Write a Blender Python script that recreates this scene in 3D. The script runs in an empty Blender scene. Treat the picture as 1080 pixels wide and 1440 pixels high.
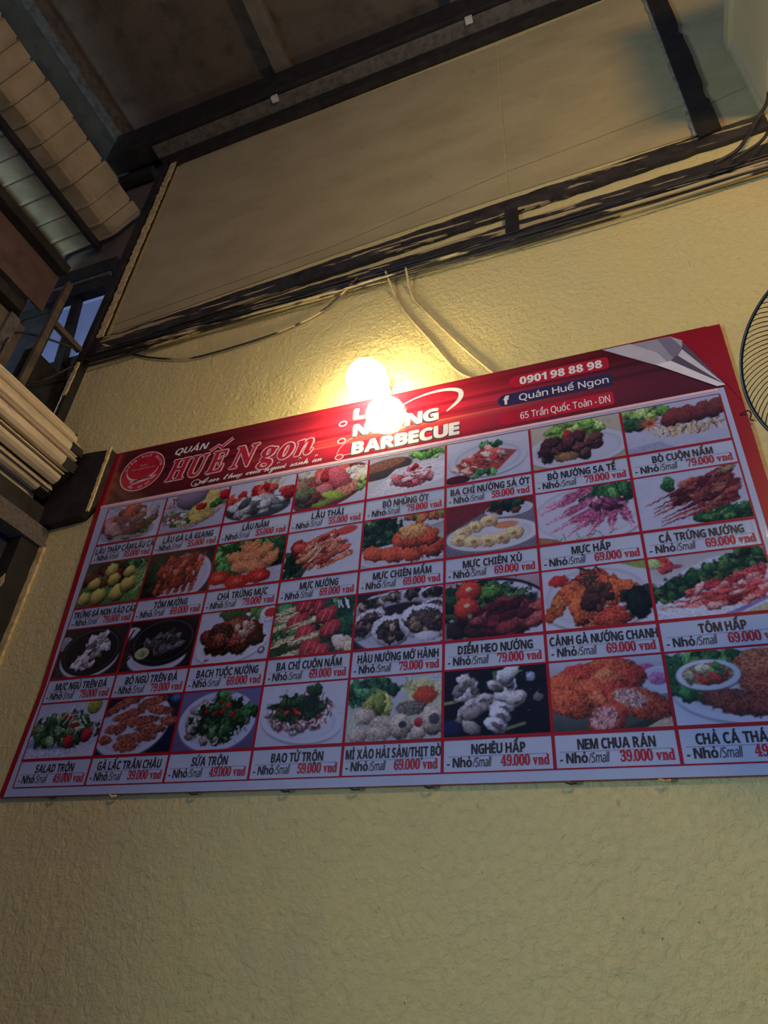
import bpy, bmesh, math, random
import numpy as np
from mathutils import Vector, Matrix
random.seed(4)
RNG = np.random.default_rng(11)
S = bpy.context.scene
COL = S.collection
ZO = 3.24                    # height of the menu grid's top edge above the floor

# ---------------------------------------------------------------- camera
Rw = [[0.9359863656053048, 0.3469935203721985, 0.05937188072329916],
      [-0.1516447316612411, 0.5496173416284432, -0.8215379803394688],
      [-0.3177001711681994, 0.7599449155041252, 0.5670540773495252]]
cd = bpy.data.cameras.new('camera'); cam = bpy.data.objects.new('camera', cd); COL.objects.link(cam)
r_, u_, b_ = Rw[0], [-v for v in Rw[1]], [-v for v in Rw[2]]
cam.matrix_world = Matrix(((r_[0], u_[0], b_[0], 2.05166), (r_[1], u_[1], b_[1], -1.87879),
                           (r_[2], u_[2], b_[2], -1.6412 + ZO), (0, 0, 0, 1)))
cd.sensor_fit = 'VERTICAL'; cd.sensor_height = 24.0; cd.lens = 984.84 / 1440 * 24
cd.clip_start = 0.02
S.camera = cam

# ---------------------------------------------------------------- world, lights, exposure
W = bpy.data.worlds.new('dusk'); S.world = W; W.use_nodes = True
bgn = W.node_tree.nodes['Background']
bgn.inputs[0].default_value = (0.26, 0.36, 0.72, 1); bgn.inputs[1].default_value = 0.40
S.view_settings.view_transform = 'Standard'; S.view_settings.look = 'None'
S.view_settings.exposure = 0.0; S.view_settings.gamma = 1.0
S.view_settings.use_curve_mapping = False

def area(name, loc, target, size, power, color):
    l = bpy.data.lights.new(name, 'AREA'); l.shape = 'DISK'; l.size = size; l.energy = power; l.color = color
    o = bpy.data.objects.new(name, l); COL.objects.link(o)
    o.location = (loc[0], loc[1], loc[2] + ZO)
    o.rotation_euler = (Vector(target) - Vector(loc)).to_track_quat('-Z', 'Y').to_euler()
    o['kind'] = 'helper'
    return o
area('room_lamp', (3.8, -2.9, 1.2), (1.5, 0, 0.7), 0.5, 46, (1.0, 0.58, 0.17))
area('street_light', (-1.9, -4.0, -1.9), (0.5, 0, -1.2), 2.2, 225, (0.54, 0.79, 0.95))
BULB_L = 72.0

# ---------------------------------------------------------------- materials
def lin(c):
    return tuple(((v / 255) / 12.92 if v / 255 <= 0.04045 else ((v / 255 + 0.055) / 1.055) ** 2.4) for v in c)
def mat(name, c, rough=0.6, metal=0.0, c2=None, scale=8.0, stretch=(1, 1, 1), lo=0.4, hi=0.65, bump=0.0, bscale=60.0,
        detail=4.0, spec=None, bstretch=None, c3=None, s3=20.0, lo3=0.62, hi3=0.7, emit=None, st3=(1, 1, 1)):
    m = bpy.data.materials.new(name); m.use_nodes = True; nt = m.node_tree; N, L = nt.nodes, nt.links
    p = N['Principled BSDF']; p.inputs['Roughness'].default_value = rough; p.inputs['Metallic'].default_value = metal
    if spec is not None: p.inputs['Specular IOR Level'].default_value = spec
    c = tuple(c) + (1,)
    p.inputs['Base Color'].default_value = c
    geo = N.new('ShaderNodeNewGeometry')
    def noise(sc, st, det=4.0):
        mp = N.new('ShaderNodeMapping'); mp.inputs['Scale'].default_value = st
        L.new(geo.outputs['Position'], mp.inputs['Vector'])
        t = N.new('ShaderNodeTexNoise'); t.inputs['Scale'].default_value = sc; t.inputs['Detail'].default_value = det
        t.inputs['Roughness'].default_value = 0.6
        L.new(mp.outputs['Vector'], t.inputs['Vector'])
        return t.outputs['Fac']
    def ramp(src, lo, hi):
        r = N.new('ShaderNodeMapRange'); r.inputs['From Min'].default_value = lo; r.inputs['From Max'].default_value = hi
        L.new(src, r.inputs['Value']); return r.outputs['Result']
    cur = None
    if c2 is not None:
        mx = N.new('ShaderNodeMix'); mx.data_type = 'RGBA'
        mx.inputs[6].default_value = c; mx.inputs[7].default_value = tuple(c2) + (1,)
        L.new(ramp(noise(scale, stretch, detail), lo, hi), mx.inputs[0]); cur = mx.outputs[2]
    if c3 is not None:
        mx = N.new('ShaderNodeMix'); mx.data_type = 'RGBA'
        if cur is not None: L.new(cur, mx.inputs[6])
        else: mx.inputs[6].default_value = c
        mx.inputs[7].default_value = tuple(c3) + (1,)
        L.new(ramp(noise(s3, st3, 5.0), lo3, hi3), mx.inputs[0]); cur = mx.outputs[2]
    if cur is not None: L.new(cur, p.inputs['Base Color'])
    if bump:
        b = N.new('ShaderNodeBump'); b.inputs['Strength'].default_value = 1.0; b.inputs['Distance'].default_value = bump
        L.new(noise(bscale, bstretch or (1, 1, 1), 5.0), b.inputs['Height']); L.new(b.outputs['Normal'], p.inputs['Normal'])
    if emit:
        p.inputs['Emission Color'].default_value = tuple(emit[0]) + (1,); p.inputs['Emission Strength'].default_value = emit[1]
    return m

def plaster_material():
    m = bpy.data.materials.new('yellow plaster'); m.use_nodes = True; nt = m.node_tree; N, L = nt.nodes, nt.links
    p = N['Principled BSDF']; p.inputs['Roughness'].default_value = 0.55; p.inputs['Specular IOR Level'].default_value = 0.35
    geo = N.new('ShaderNodeNewGeometry')
    def noise(sc, st=(1, 1, 1), det=5.0, r=0.6, dist=0.0):
        mp = N.new('ShaderNodeMapping'); mp.inputs['Scale'].default_value = st
        L.new(geo.outputs['Position'], mp.inputs['Vector'])
        t = N.new('ShaderNodeTexNoise'); t.inputs['Scale'].default_value = sc; t.inputs['Detail'].default_value = det
        t.inputs['Roughness'].default_value = r; t.inputs['Distortion'].default_value = dist
        L.new(mp.outputs['Vector'], t.inputs['Vector']); return t.outputs['Fac']
    def rng(src, a, b, c=0.0, d=1.0):
        r = N.new('ShaderNodeMapRange'); r.inputs['From Min'].default_value = a; r.inputs['From Max'].default_value = b
        r.inputs['To Min'].default_value = c; r.inputs['To Max'].default_value = d
        L.new(src, r.inputs['Value']); return r.outputs['Result']
    def mix(f, a, b):
        mx = N.new('ShaderNodeMix'); mx.data_type = 'RGBA'; L.new(f, mx.inputs[0])
        for i, v in ((6, a), (7, b)):
            if isinstance(v, tuple): mx.inputs[i].default_value = v + (1,)
            else: L.new(v, mx.inputs[i])
        return mx.outputs[2]
    c = mix(rng(noise(1.3), 0.35, 0.7), (0.74, 0.62, 0.26), (0.68, 0.60, 0.29))
    c = mix(rng(noise(3.0, (1, 1, 0.35), 6), 0.52, 0.75, 0, 0.35), c, (0.44, 0.42, 0.28))        # grey damp smudges
    c = mix(rng(noise(38, (1, 1, 0.5), 3), 0.68, 0.74, 0, 0.55), c, (0.30, 0.27, 0.14))            # dirt specks
    c = mix(rng(noise(90, (1, 1, 0.6), 2), 0.72, 0.76, 0, 0.8), c, (0.10, 0.09, 0.06))
    L.new(c, p.inputs['Base Color'])
    h1 = noise(42, (1, 1, 1), 6, 0.62, 0.4); h2 = noise(140, (1, 1, 1), 3); h3 = noise(7, (1, 1, 1), 3)
    a = N.new('ShaderNodeMath'); a.operation = 'MULTIPLY_ADD'; L.new(h2, a.inputs[0]); a.inputs[1].default_value = 0.22; L.new(h1, a.inputs[2])
    a2 = N.new('ShaderNodeMath'); a2.operation = 'MULTIPLY_ADD'; L.new(h3, a2.inputs[0]); a2.inputs[1].default_value = 1.2; L.new(a.outputs[0], a2.inputs[2])
    b = N.new('ShaderNodeBump'); b.inputs['Distance'].default_value = 0.011; L.new(a2.outputs[0], b.inputs['Height'])
    L.new(b.outputs['Normal'], p.inputs['Normal'])
    return m
PLASTER = plaster_material()
PAINTED = mat('painted board', (0.46, 0.39, 0.20), 0.6, c2=(0.39, 0.32, 0.165), scale=2.5, stretch=(1, 1, 2), c3=(0.28, 0.20, 0.09), s3=9, lo3=0.62, hi3=0.85,
              bump=0.002, bscale=30)
CRUST = mat('yellow crust', (0.74, 0.58, 0.26), 0.6, c2=(0.45, 0.34, 0.15), scale=40, bump=0.006, bscale=70)
BLACK = mat('black steel', (0.018, 0.016, 0.015), 0.6, c2=(0.034, 0.030, 0.027), scale=12, bump=0.0015, bscale=50, spec=0.3)
PEEL = mat('black steel with paint splashes', (0.020, 0.017, 0.016), 0.5, c2=(0.05, 0.04, 0.034), scale=15, c3=(0.46, 0.36, 0.17), s3=1.0,
           lo3=0.565, hi3=0.59, st3=(2.6, 20, 30), bump=0.002, bscale=40)
PEELV = mat('black steel with chipped edge', (0.016, 0.014, 0.013), 0.6, spec=0.3, c2=(0.026, 0.022, 0.020), scale=15, c3=(0.36, 0.29, 0.15), s3=1.0,
            lo3=0.68, hi3=0.70, st3=(30, 20, 4), bump=0.002, bscale=40)
GREYST = mat('dusty grey steel', (0.15, 0.14, 0.12), 0.6, c2=(0.08, 0.07, 0.06), scale=25, bump=0.001)
DARKW = mat('soot dark board', (0.125, 0.098, 0.070), 0.8, c2=(0.16, 0.125, 0.09), scale=3, c3=(0.08, 0.066, 0.05), s3=8, lo3=0.5, hi3=0.7, bump=0.003, bscale=25)
PURL = mat('dusty purlin', (0.20, 0.165, 0.125), 0.7, c2=(0.15, 0.125, 0.095), scale=10, bump=0.001)
BROWN = mat('red brown plywood', (0.085, 0.050, 0.040), 0.6, c2=(0.125, 0.080, 0.063), scale=4, stretch=(3, 1, 3), lo=0.35, hi=0.7, c3=(0.06, 0.035, 0.03), s3=6, lo3=0.55, hi3=0.75, bump=0.004, bscale=14)
TUBE = mat('rusty square tube', (0.13, 0.10, 0.065), 0.55, c2=(0.06, 0.047, 0.034), scale=14, bump=0.001)
SLATU = mat('dusty beige slat', (0.36, 0.29, 0.17), 0.55, c2=(0.26, 0.21, 0.125), scale=6, c3=(0.10, 0.085, 0.06), s3=70, lo3=0.66, hi3=0.70, bump=0.0008, bscale=80)
SHUT = mat('cream shutter slat', (0.66, 0.55, 0.36), 0.38, c2=(0.52, 0.42, 0.26), scale=5, stretch=(3, 1, 3), c3=(0.18, 0.13, 0.08), s3=1.0, lo3=0.66, hi3=0.72,
           st3=(50, 7, 50), bump=0.0006, bscale=60)
RUBBER = mat('black rubber clip', (0.02, 0.018, 0.016), 0.5)
CONC = mat('speckled concrete', (0.15, 0.125, 0.105), 0.85, c2=(0.09, 0.075, 0.065), scale=60, bump=0.003, bscale=90)
NAVY = mat('dark blue door panel', (0.012, 0.018, 0.036), 0.35, c2=(0.03, 0.035, 0.055), scale=7, stretch=(4, 1, 1))
CREAM = mat('cream render', (0.56, 0.47, 0.28), 0.6, c2=(0.47, 0.39, 0.23), scale=2, bump=0.002, bscale=30)
FLOORM = mat('grey tiled floor', (0.25, 0.23, 0.21), 0.5, c2=(0.18, 0.17, 0.16), scale=3)
CABLE = mat('black cable', (0.02, 0.018, 0.017), 0.45, c2=(0.045, 0.04, 0.035), scale=30)
CABLEP = mat('cable spattered with paint', (0.025, 0.02, 0.018), 0.5, c3=(0.50, 0.40, 0.20), s3=1.0, lo3=0.53, hi3=0.56, st3=(2.2, 10, 14))
CABLEY = mat('cable painted with the wall', (0.58, 0.48, 0.24), 0.5, c2=(0.40, 0.32, 0.16), scale=20)
FANM = mat('black fan wire', (0.012, 0.012, 0.014), 0.35, c2=(0.02, 0.02, 0.022), scale=20)
FANB = mat('grey fan blade', (0.10, 0.11, 0.12), 0.4, c2=(0.08, 0.09, 0.10), scale=5)
WHITEP = mat('white lamp holder', (0.7, 0.68, 0.62), 0.4, c2=(0.6, 0.57, 0.5), scale=20)
GLOBE = mat('glowing globe', (0.9, 0.88, 0.8), 0.3, emit=((1.0, 0.80, 0.46), BULB_L))
INK = mat('black print', lin((38, 36, 44)), 0.35, c2=lin((46, 44, 52)), scale=30)
INKG = mat('grey print', lin((62, 60, 76)), 0.35, c2=lin((70, 66, 80)), scale=30)
CRIM = mat('crimson print', lin((160, 26, 46)), 0.3, c2=lin((166, 34, 52)), scale=30)
REDB = mat('red frame print', lin((150, 14, 32)), 0.25, c2=lin((142, 13, 30)), scale=10)
WHT = mat('white print', lin((232, 228, 234)), 0.3, c2=lin((222, 218, 226)), scale=30)
PINKW = mat('pale pink print', lin((232, 190, 200)), 0.3, c2=lin((226, 180, 190)), scale=20)
HRED = mat('title red print', lin((186, 30, 56)), 0.3, c2=lin((170, 24, 50)), scale=20)
OUTL = mat('dark outline print', lin((84, 74, 84)), 0.3, c2=lin((70, 60, 70)), scale=20)
PILLR = mat('red pill print', lin((188, 26, 52)), 0.3, c2=lin((170, 22, 48)), scale=10)
PILLN = mat('navy pill print', lin((48, 44, 88)), 0.3, c2=lin((42, 40, 80)), scale=10)
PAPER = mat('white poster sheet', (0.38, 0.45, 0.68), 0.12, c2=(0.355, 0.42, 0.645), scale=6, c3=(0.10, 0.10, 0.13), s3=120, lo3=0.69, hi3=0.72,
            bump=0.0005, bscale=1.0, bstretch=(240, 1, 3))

def vcol_material(name):
    m = bpy.data.materials.new(name); m.use_nodes = True; nt = m.node_tree; N, L = nt.nodes, nt.links
    p = N['Principled BSDF']; p.inputs['Roughness'].default_value = 0.085
    a = N.new('ShaderNodeAttribute'); a.attribute_name = 'print'
    geo = N.new('ShaderNodeNewGeometry'); t = N.new('ShaderNodeTexNoise'); t.inputs['Scale'].default_value = 120; t.inputs['Detail'].default_value = 2
    L.new(geo.outputs['Position'], t.inputs['Vector'])
    r = N.new('ShaderNodeMapRange'); r.inputs['From Min'].default_value = 0.72; r.inputs['From Max'].default_value = 0.75; L.new(t.outputs['Fac'], r.inputs['Value'])
    mx = N.new('ShaderNodeMix'); mx.data_type = 'RGBA'; L.new(r.outputs['Result'], mx.inputs[0]); L.new(a.outputs['Color'], mx.inputs[6])
    mx.inputs[7].default_value = (0.12, 0.11, 0.12, 1); L.new(mx.outputs[2], p.inputs['Base Color'])
    mp = N.new('ShaderNodeMapping'); mp.inputs['Scale'].default_value = (240, 1, 3); L.new(geo.outputs['Position'], mp.inputs['Vector'])
    t2 = N.new('ShaderNodeTexNoise'); t2.inputs['Scale'].default_value = 1.0; L.new(mp.outputs['Vector'], t2.inputs['Vector'])
    b = N.new('ShaderNodeBump'); b.inputs['Distance'].default_value = 0.00035; L.new(t2.outputs['Fac'], b.inputs['Height']); L.new(b.outputs['Normal'], p.inputs['Normal'])
    return m
PRINT = vcol_material('printed picture')

# ---------------------------------------------------------------- mesh helpers
class MB:
    def __init__(s): s.v = []; s.f = []
    def add(s, v, f):
        n = len(s.v); s.v += [tuple(p) for p in v]; s.f += [tuple(i + n for i in q) for q in f]; return s
    def box(s, x0, x1, y0, y1, z0, z1):
        return s.add([(x0, y0, z0), (x1, y0, z0), (x1, y1, z0), (x0, y1, z0), (x0, y0, z1), (x1, y0, z1), (x1, y1, z1), (x0, y1, z1)],
                     [(0, 3, 2, 1), (4, 5, 6, 7), (0, 1, 5, 4), (1, 2, 6, 5), (2, 3, 7, 6), (3, 0, 4, 7)])
    def prism(s, poly, y0, y1):            # polygon in XZ, from y0 (front) to y1 (back)
        ar = sum(poly[i][0] * poly[(i + 1) % len(poly)][1] - poly[(i + 1) % len(poly)][0] * poly[i][1] for i in range(len(poly)))
        if ar < 0: poly = poly[::-1]
        n = len(poly)
        v = [(p[0], y0, p[1]) for p in poly] + [(p[0], y1, p[1]) for p in poly]
        return s.add(v, [tuple(range(n)), tuple(range(2 * n - 1, n - 1, -1))] + [(i, i + n, (i + 1) % n + n, (i + 1) % n) for i in range(n)])
    def flat(s, poly, y):
        ar = sum(poly[i][0] * poly[(i + 1) % len(poly)][1] - poly[(i + 1) % len(poly)][0] * poly[i][1] for i in range(len(poly)))
        if ar < 0: poly = poly[::-1]
        return s.add([(p[0], y, p[1]) for p in poly], [tuple(range(len(poly)))])
    def tube(s, pts, r, n=8, cap=True):
        pts = [Vector(p) for p in pts]; m = len(pts); base = []
        up = None
        for i, p in enumerate(pts):
            t = (pts[min(i + 1, m - 1)] - pts[max(i - 1, 0)]).normalized()
            if up is None: up = Vector((0, 0, 1)) if abs(t.z) < 0.9 else Vector((1, 0, 0))
            a = t.cross(up).normalized(); b = a.cross(t); up = b
            rr = r[i] if hasattr(r, '__len__') else r
            base.append([p + rr * (math.cos(2 * math.pi * k / n) * a + math.sin(2 * math.pi * k / n) * b) for k in range(n)])
        v = [q for ring in base for q in ring]
        f = [(i * n + k, i * n + (k + 1) % n, (i + 1) * n + (k + 1) % n, (i + 1) * n + k) for i in range(m - 1) for k in range(n)]
        if cap: f += [tuple(range(n - 1, -1, -1)), tuple(range((m - 1) * n, m * n))]
        return s.add(v, f)
    def strip(s, pts, w, y):               # flat ribbon in XZ; w width or list
        n = len(pts); L_, R_ = [], []
        for i, p in enumerate(pts):
            a = pts[max(i - 1, 0)]; b = pts[min(i + 1, n - 1)]
            dx, dz = b[0] - a[0], b[1] - a[1]; l = math.hypot(dx, dz) or 1
            ww = (w[i] if hasattr(w, '__len__') else w) / 2
            L_.append((p[0] - dz / l * ww, y, p[1] + dx / l * ww)); R_.append((p[0] + dz / l * ww, y, p[1] - dx / l * ww))
        return s.add(R_ + L_, [(i, i + 1, n + i + 1, n + i) for i in range(n - 1)])
    def obj(s, name, m, parent=None, smooth=False, bevel=0):
        me = bpy.data.meshes.new(name); me.from_pydata(s.v, [], s.f); me.materials.append(m); me.update()
        if bevel:
            bm = bmesh.new(); bm.from_mesh(me)
            bmesh.ops.bevel(bm, geom=[e for e in bm.edges if e.calc_face_angle(0) > 0.6], offset=bevel, segments=2, affect='EDGES', profile=0.6)
            bm.to_mesh(me); bm.free()
        if smooth: me.polygons.foreach_set('use_smooth', [True] * len(me.polygons))
        return link(name, me, parent)
def link(name, me, parent=None):
    o = bpy.data.objects.new(name, me); COL.objects.link(o)
    if parent: o.parent = parent
    return o
def tag(o, label=None, cat=None, group=None, kind=None):
    for k, v in (('label', label), ('category', cat), ('group', group), ('kind', kind)):
        if v: o[k] = v
    return o
def empty(name, label, cat, group=None):
    o = bpy.data.objects.new(name, None); COL.objects.link(o); o.empty_display_size = 0.05
    return tag(o, label, cat, group)
def smoothpath(pts, n=8):
    pts = [Vector(p) for p in pts]; out = []
    P = [pts[0]] + pts + [pts[-1]]
    for i in range(1, len(P) - 2):
        for k in range(n):
            t = k / n; a, b, c, d = P[i - 1], P[i], P[i + 1], P[i + 2]
            out.append(0.5 * ((2 * b) + (c - a) * t + (2 * a - 5 * b + 4 * c - d) * t * t + (3 * b - a - 3 * c + d) * t ** 3))
    out.append(pts[-1]); return out
def jag(x0, z0, x1, z1, amp, n, rnd, side=1):   # ragged polyline between two points
    out = []
    l = math.hypot(x1 - x0, z1 - z0); nx, nz = -(z1 - z0) / l, (x1 - x0) / l
    for i in range(n + 1):
        t = i / n; a = rnd.uniform(-amp, amp) * side
        out.append((x0 + (x1 - x0) * t + nx * a, z0 + (z1 - z0) * t + nz * a))
    return out

# ================================================================ SETTING
def structure(name, mb, m, parent=None, **k):
    o = mb.obj(name, m, parent, **k)
    if parent is None: o['kind'] = 'structure'
    return o
FL = -ZO
structure('floor', MB().box(-3, 5, -6, 0.4, FL - 0.1, FL), FLOORM)
wall = structure('wall_back', MB().prism([(-0.305, FL), (3.6, FL), (3.6, 3.6), (-0.50, 3.6), (-0.50, 1.16), (-0.515, 1.16), (-0.515, -0.12), (-0.305, -0.12)], 0, 0.15), PLASTER)
# painted boards above the beam, with open joints
for poly in ([(-0.44, 1.27), (0.9, 1.40), (1.774, 1.47), (1.774, 1.655), (0.9, 1.47), (-0.44, 1.34)],
             [(-0.44, 1.346), (0.9, 1.476), (1.774, 1.661), (1.774, 3.05), (-0.44, 3.02)],
             [(1.784, 1.47), (2.595, 1.50), (2.595, 1.755), (1.784, 1.658)],
             [(1.784, 1.664), (2.595, 1.761), (2.595, 3.12), (1.784, 3.05)],
             [(2.69, 1.50), (2.87, 1.50), (2.87, 1.75), (2.69, 1.70)],
             [(2.69, 1.706), (2.87, 1.756), (3.5, 1.8), (3.5, 3.14), (2.69, 3.12)]):
    MB().prism(poly, -0.006, 0.0005).obj('panel', PAINTED, wall)
structure('wall_right', MB().box(2.865, 3.5, -0.95, -0.001, 1.50, 2.17), CREAM)
structure('trim_1', MB().box(2.845, 2.866, -0.95, -0.004, 2.10, 2.19).box(2.852, 2.866, -0.05, -0.004, 1.5, 2.10), CREAM)

# ceiling boards and purlins
ceil = structure('ceiling', MB().box(-1.5, 3.8, -3.4, 0.2, 3.62, 3.68), DARKW)
xs = [-1.0, 0.35, 1.56, 2.75, 3.75]
for a, b in zip(xs[:-1], xs[1:]):
    for y0, y1 in ((-1.3, 0.0), (-2.7, -1.31)):
        MB().box(a + 0.004, b - 0.004, y0, y1, 3.60, 3.625).obj('panel', DARKW, ceil)
for x, w in ((0.335, 0.11), (1.57, 0.09), (2.75, 0.09)):
    o = MB().box(x - w / 2, x + w / 2, -3.2, -0.02, 3.515, 3.60).obj('steel_purlin', PURL, bevel=0.004)
    tag(o, {0.335: 'wide dusty purlin under the dark ceiling, left of the two seen', 1.57: 'narrow dusty purlin under the ceiling at the photo top edge',
            2.75: 'purlin under the ceiling nearest the dark upright beam'}[x], 'ceiling beam', 'purlins under the dark ceiling')
tag(MB().box(-1.03, -0.98, -3.2, -0.02, 3.46, 3.61).box(-1.06, -1.03, -3.2, -0.02, 3.46, 3.48).obj('edge_angle', GREYST, bevel=0.003),
    'long grey steel angle along the left edge of the dark ceiling', 'ceiling beam')
structure('trim_2', MB().box(-1.5, -1.44, -3.3, 0.1, 2.3, 3.62), BLACK)
structure('trim_3', MB().box(-1.44, -0.64, 0.02, 0.08, 1.98, 3.6), DARKW)

# steel channel where the wall meets the ceiling
ch = empty('steel_channel', 'dusty dark steel channel running between painted wall boards and dark ceiling', 'beam')
MB().prism([(-0.55, 2.99), (3.6, 3.19), (3.6, 3.30), (-0.62, 3.10)], -0.05, -0.0065).obj('web', BLACK, ch, bevel=0.003)
MB().prism([(-0.62, 3.105), (3.6, 3.305), (3.6, 3.315), (-0.62, 3.115)], -0.135, -0.0065).obj('flange', GREYST, ch, bevel=0.002)
MB().prism([(-1.0, 3.12), (3.6, 3.32), (3.6, 3.50), (-1.0, 3.44)], -0.16, -0.03).obj('upper_rail', BLACK, ch, bevel=0.004)
for x in (0.335, 1.64):
    z = 3.135 + (x + 0.62) * 0.0474 - 0.03
    MB().box(x - 0.022, x + 0.022, -0.145, -0.11, z - 0.02, z + 0.012).obj('clip', WHITEP, ch, bevel=0.002)
tag(MB().box(-0.95, -0.64, -0.06, 0.0, 2.94, 3.02).obj('cross_bar', BLACK, bevel=0.003),
    'short dark cross bar left of the tall corner post under the ceiling', 'bar')

# beams on the wall
rnd = random.Random(2)
def beam(name, pts_low, pts_high, y0, m, label):
    top = jag(*pts_high[0], *pts_high[1], 0.005, 60, rnd); bot = jag(*pts_low[0], *pts_low[1], 0.005, 60, rnd)
    return tag(MB().prism(bot + top[::-1], y0, -0.0065).obj(name, m), label, 'beam')
bt = lambda x: 1.232 + (x + 0.43) * 0.0755
beam('steel_beam', [(-0.47, bt(-0.47) - 0.115), (2.86, bt(2.86) - 0.105)], [(-0.47, bt(-0.47)), (2.86, bt(2.86))], -0.022, PEEL,
     'upper of the two sloping black beams across the wall, splashed with yellow paint')
beam('steel_beam', [(-0.40, 1.065), (2.86, 1.135)], [(-0.40, 1.115), (2.86, 1.272)], -0.018, PEEL,
     'lower black beam behind the cable bundle, flat against the yellow wall')
beam('steel_upright', [(1.76, 1.10), (1.82, 1.10)], [(1.76, 1.32), (1.82, 1.32)], -0.024, BLACK, 'stub black upright joining the two sloping beams')
up = empty('steel_upright', 'broad dark upright beam on the upper wall near the cream box wall', 'beam')
e0 = [(2.598, 1.44), (2.598, 3.4)]
rr = random.Random(5)
right = [(2.690 + (-0.012 if 8 < i < 13 or 30 < i < 34 else 0.003 if 20 < i < 27 else 0) + rr.uniform(-0.0012, 0.0012), 1.45 + i * 0.03) for i in range(55)]
MB().prism([(2.600, 1.42)] + right + [(2.600, 3.12)], -0.035, -0.0065).obj('web', PEELV, up)
MB().prism(jag(2.588, 1.47, 2.588, 3.08, 0.003, 50, rr) + [(2.5995, 3.08), (2.5995, 1.47)], -0.020, -0.0065).obj('paint_edge', mat('pale paint edge', (0.42, 0.38, 0.30), 0.6, c2=(0.25, 0.2, 0.14), scale=30), up)
# corner post
post = empty('corner_post', 'tall black steel post at the left end of the yellow wall', 'post')
MB().box(-0.560, -0.515, -0.05, 0.02, 0.42, 2.98).box(-0.515, -0.47, -0.03, -0.001, 1.1, 3.1).obj('upright', BLACK, post, bevel=0.003)
ra = random.Random(8)
MB().prism(jag(-0.497, 1.22, -0.500, 3.0, 0.007, 90, ra) + jag(-0.452, 3.0, -0.452, 1.22, 0.004, 60, ra), -0.036, -0.0302).obj('mortar_ridge', CRUST, post)
MB().prism(jag(-0.533, 0.78, -0.533, 1.02, 0.004, 20, ra) + jag(-0.515, 1.02, -0.515, 0.78, 0.003, 20, ra), -0.058, -0.0505).obj('mortar_ridge', CRUST, post)
MB().prism(jag(-0.545, 0.6, -0.545, 0.95, 0.0015, 24, ra) + jag(-0.541, 0.95, -0.541, 0.6, 0.0015, 24, ra), -0.054, -0.0505).obj('paint_streak', WHITEP, post)

# ------------------------------------------------ left bay: open frame on the street side
wn = empty('window_1', None, None); wn['kind'] = 'structure'
MB().box(-0.572, -0.545, -0.285, -0.250, -0.2, 1.42).obj('mullion', TUBE, wn, bevel=0.003)
MB().box(-0.575, -0.545, -0.249, -0.051, 1.11, 1.142).obj('rail', TUBE, wn, bevel=0.003)
MB().box(-0.60, -0.54, -3.0, -0.31, 1.44, 1.50).obj('rail', BLACK, wn, bevel=0.004)
MB().box(-1.5, -0.63, -0.03, 0.03, 1.73, 1.83).obj('rail', BLACK, wn, bevel=0.004)
MB().box(-1.5, -0.63, -0.03, -0.01, 1.845, 1.875).obj('rail', GREYST, wn, bevel=0.003)  # grey strip standing for the highlight along the dark rail
MB().box(-1.5, -0.63, -0.03, 0.03, 1.89, 2.02).obj('rail', BLACK, wn, bevel=0.004)
MB().prism([(-0.70, 0.6), (-0.62, 0.6), (-0.83, 1.73), (-0.88, 1.73)], -0.01, 0.03).obj('mullion', BLACK, wn, bevel=0.004)
PANE = bpy.data.materials.new('hazy pane'); PANE.use_nodes = True
pn = PANE.node_tree.nodes; pl = PANE.node_tree.links
pp = pn['Principled BSDF']; pp.inputs['Base Color'].default_value = (0.75, 0.8, 0.9, 1); pp.inputs['Roughness'].default_value = 0.6
pp.inputs['Transmission Weight'].default_value = 0.9; pp.inputs['IOR'].default_value = 1.1
MB().box(-1.45, -0.63, 0.045, 0.049, 0.9, 1.73).obj('pane', PANE, wn)
tag(MB().box(-0.615, -0.605, -2.8, -0.305, 1.165, 1.46).obj('plywood_sheet', BROWN), 'stained red-brown plywood sheet in the steel frame at left edge', 'board')
tag(MB().box(-1.0, -0.6, -2.6, -0.40, 1.055, 1.12).obj('steel_shelf', BLACK, bevel=0.004), 'black steel ledge below the red-brown plywood sheet', 'beam')
structure('trim_4', MB().box(-0.72, -0.66, -3.0, -0.31, -0.2, 1.05), DARKW)
structure('trim_5', MB().box(-0.70, -0.64, -0.24, 0.02, -0.2, 0.98), BLACK)
structure('trim_6', MB().box(-0.70, -0.64, -0.42, -0.36, -0.2, 1.05), GREYST)

structure('trim_7', MB().box(-2.4, -1.005, 0.035, 0.045, 0.2, 1.8).box(-1.0, -0.562, 0.035, 0.045, 0.2, 1.22), BLACK)  # added black backing, keeps the area around the opening dark against the sky
structure('trim_8', MB().box(-1.12, -1.10, -3.0, -0.12, 0.4, 1.95), BLACK)  # added black sheet that blocks the sky below the plywood
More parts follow.
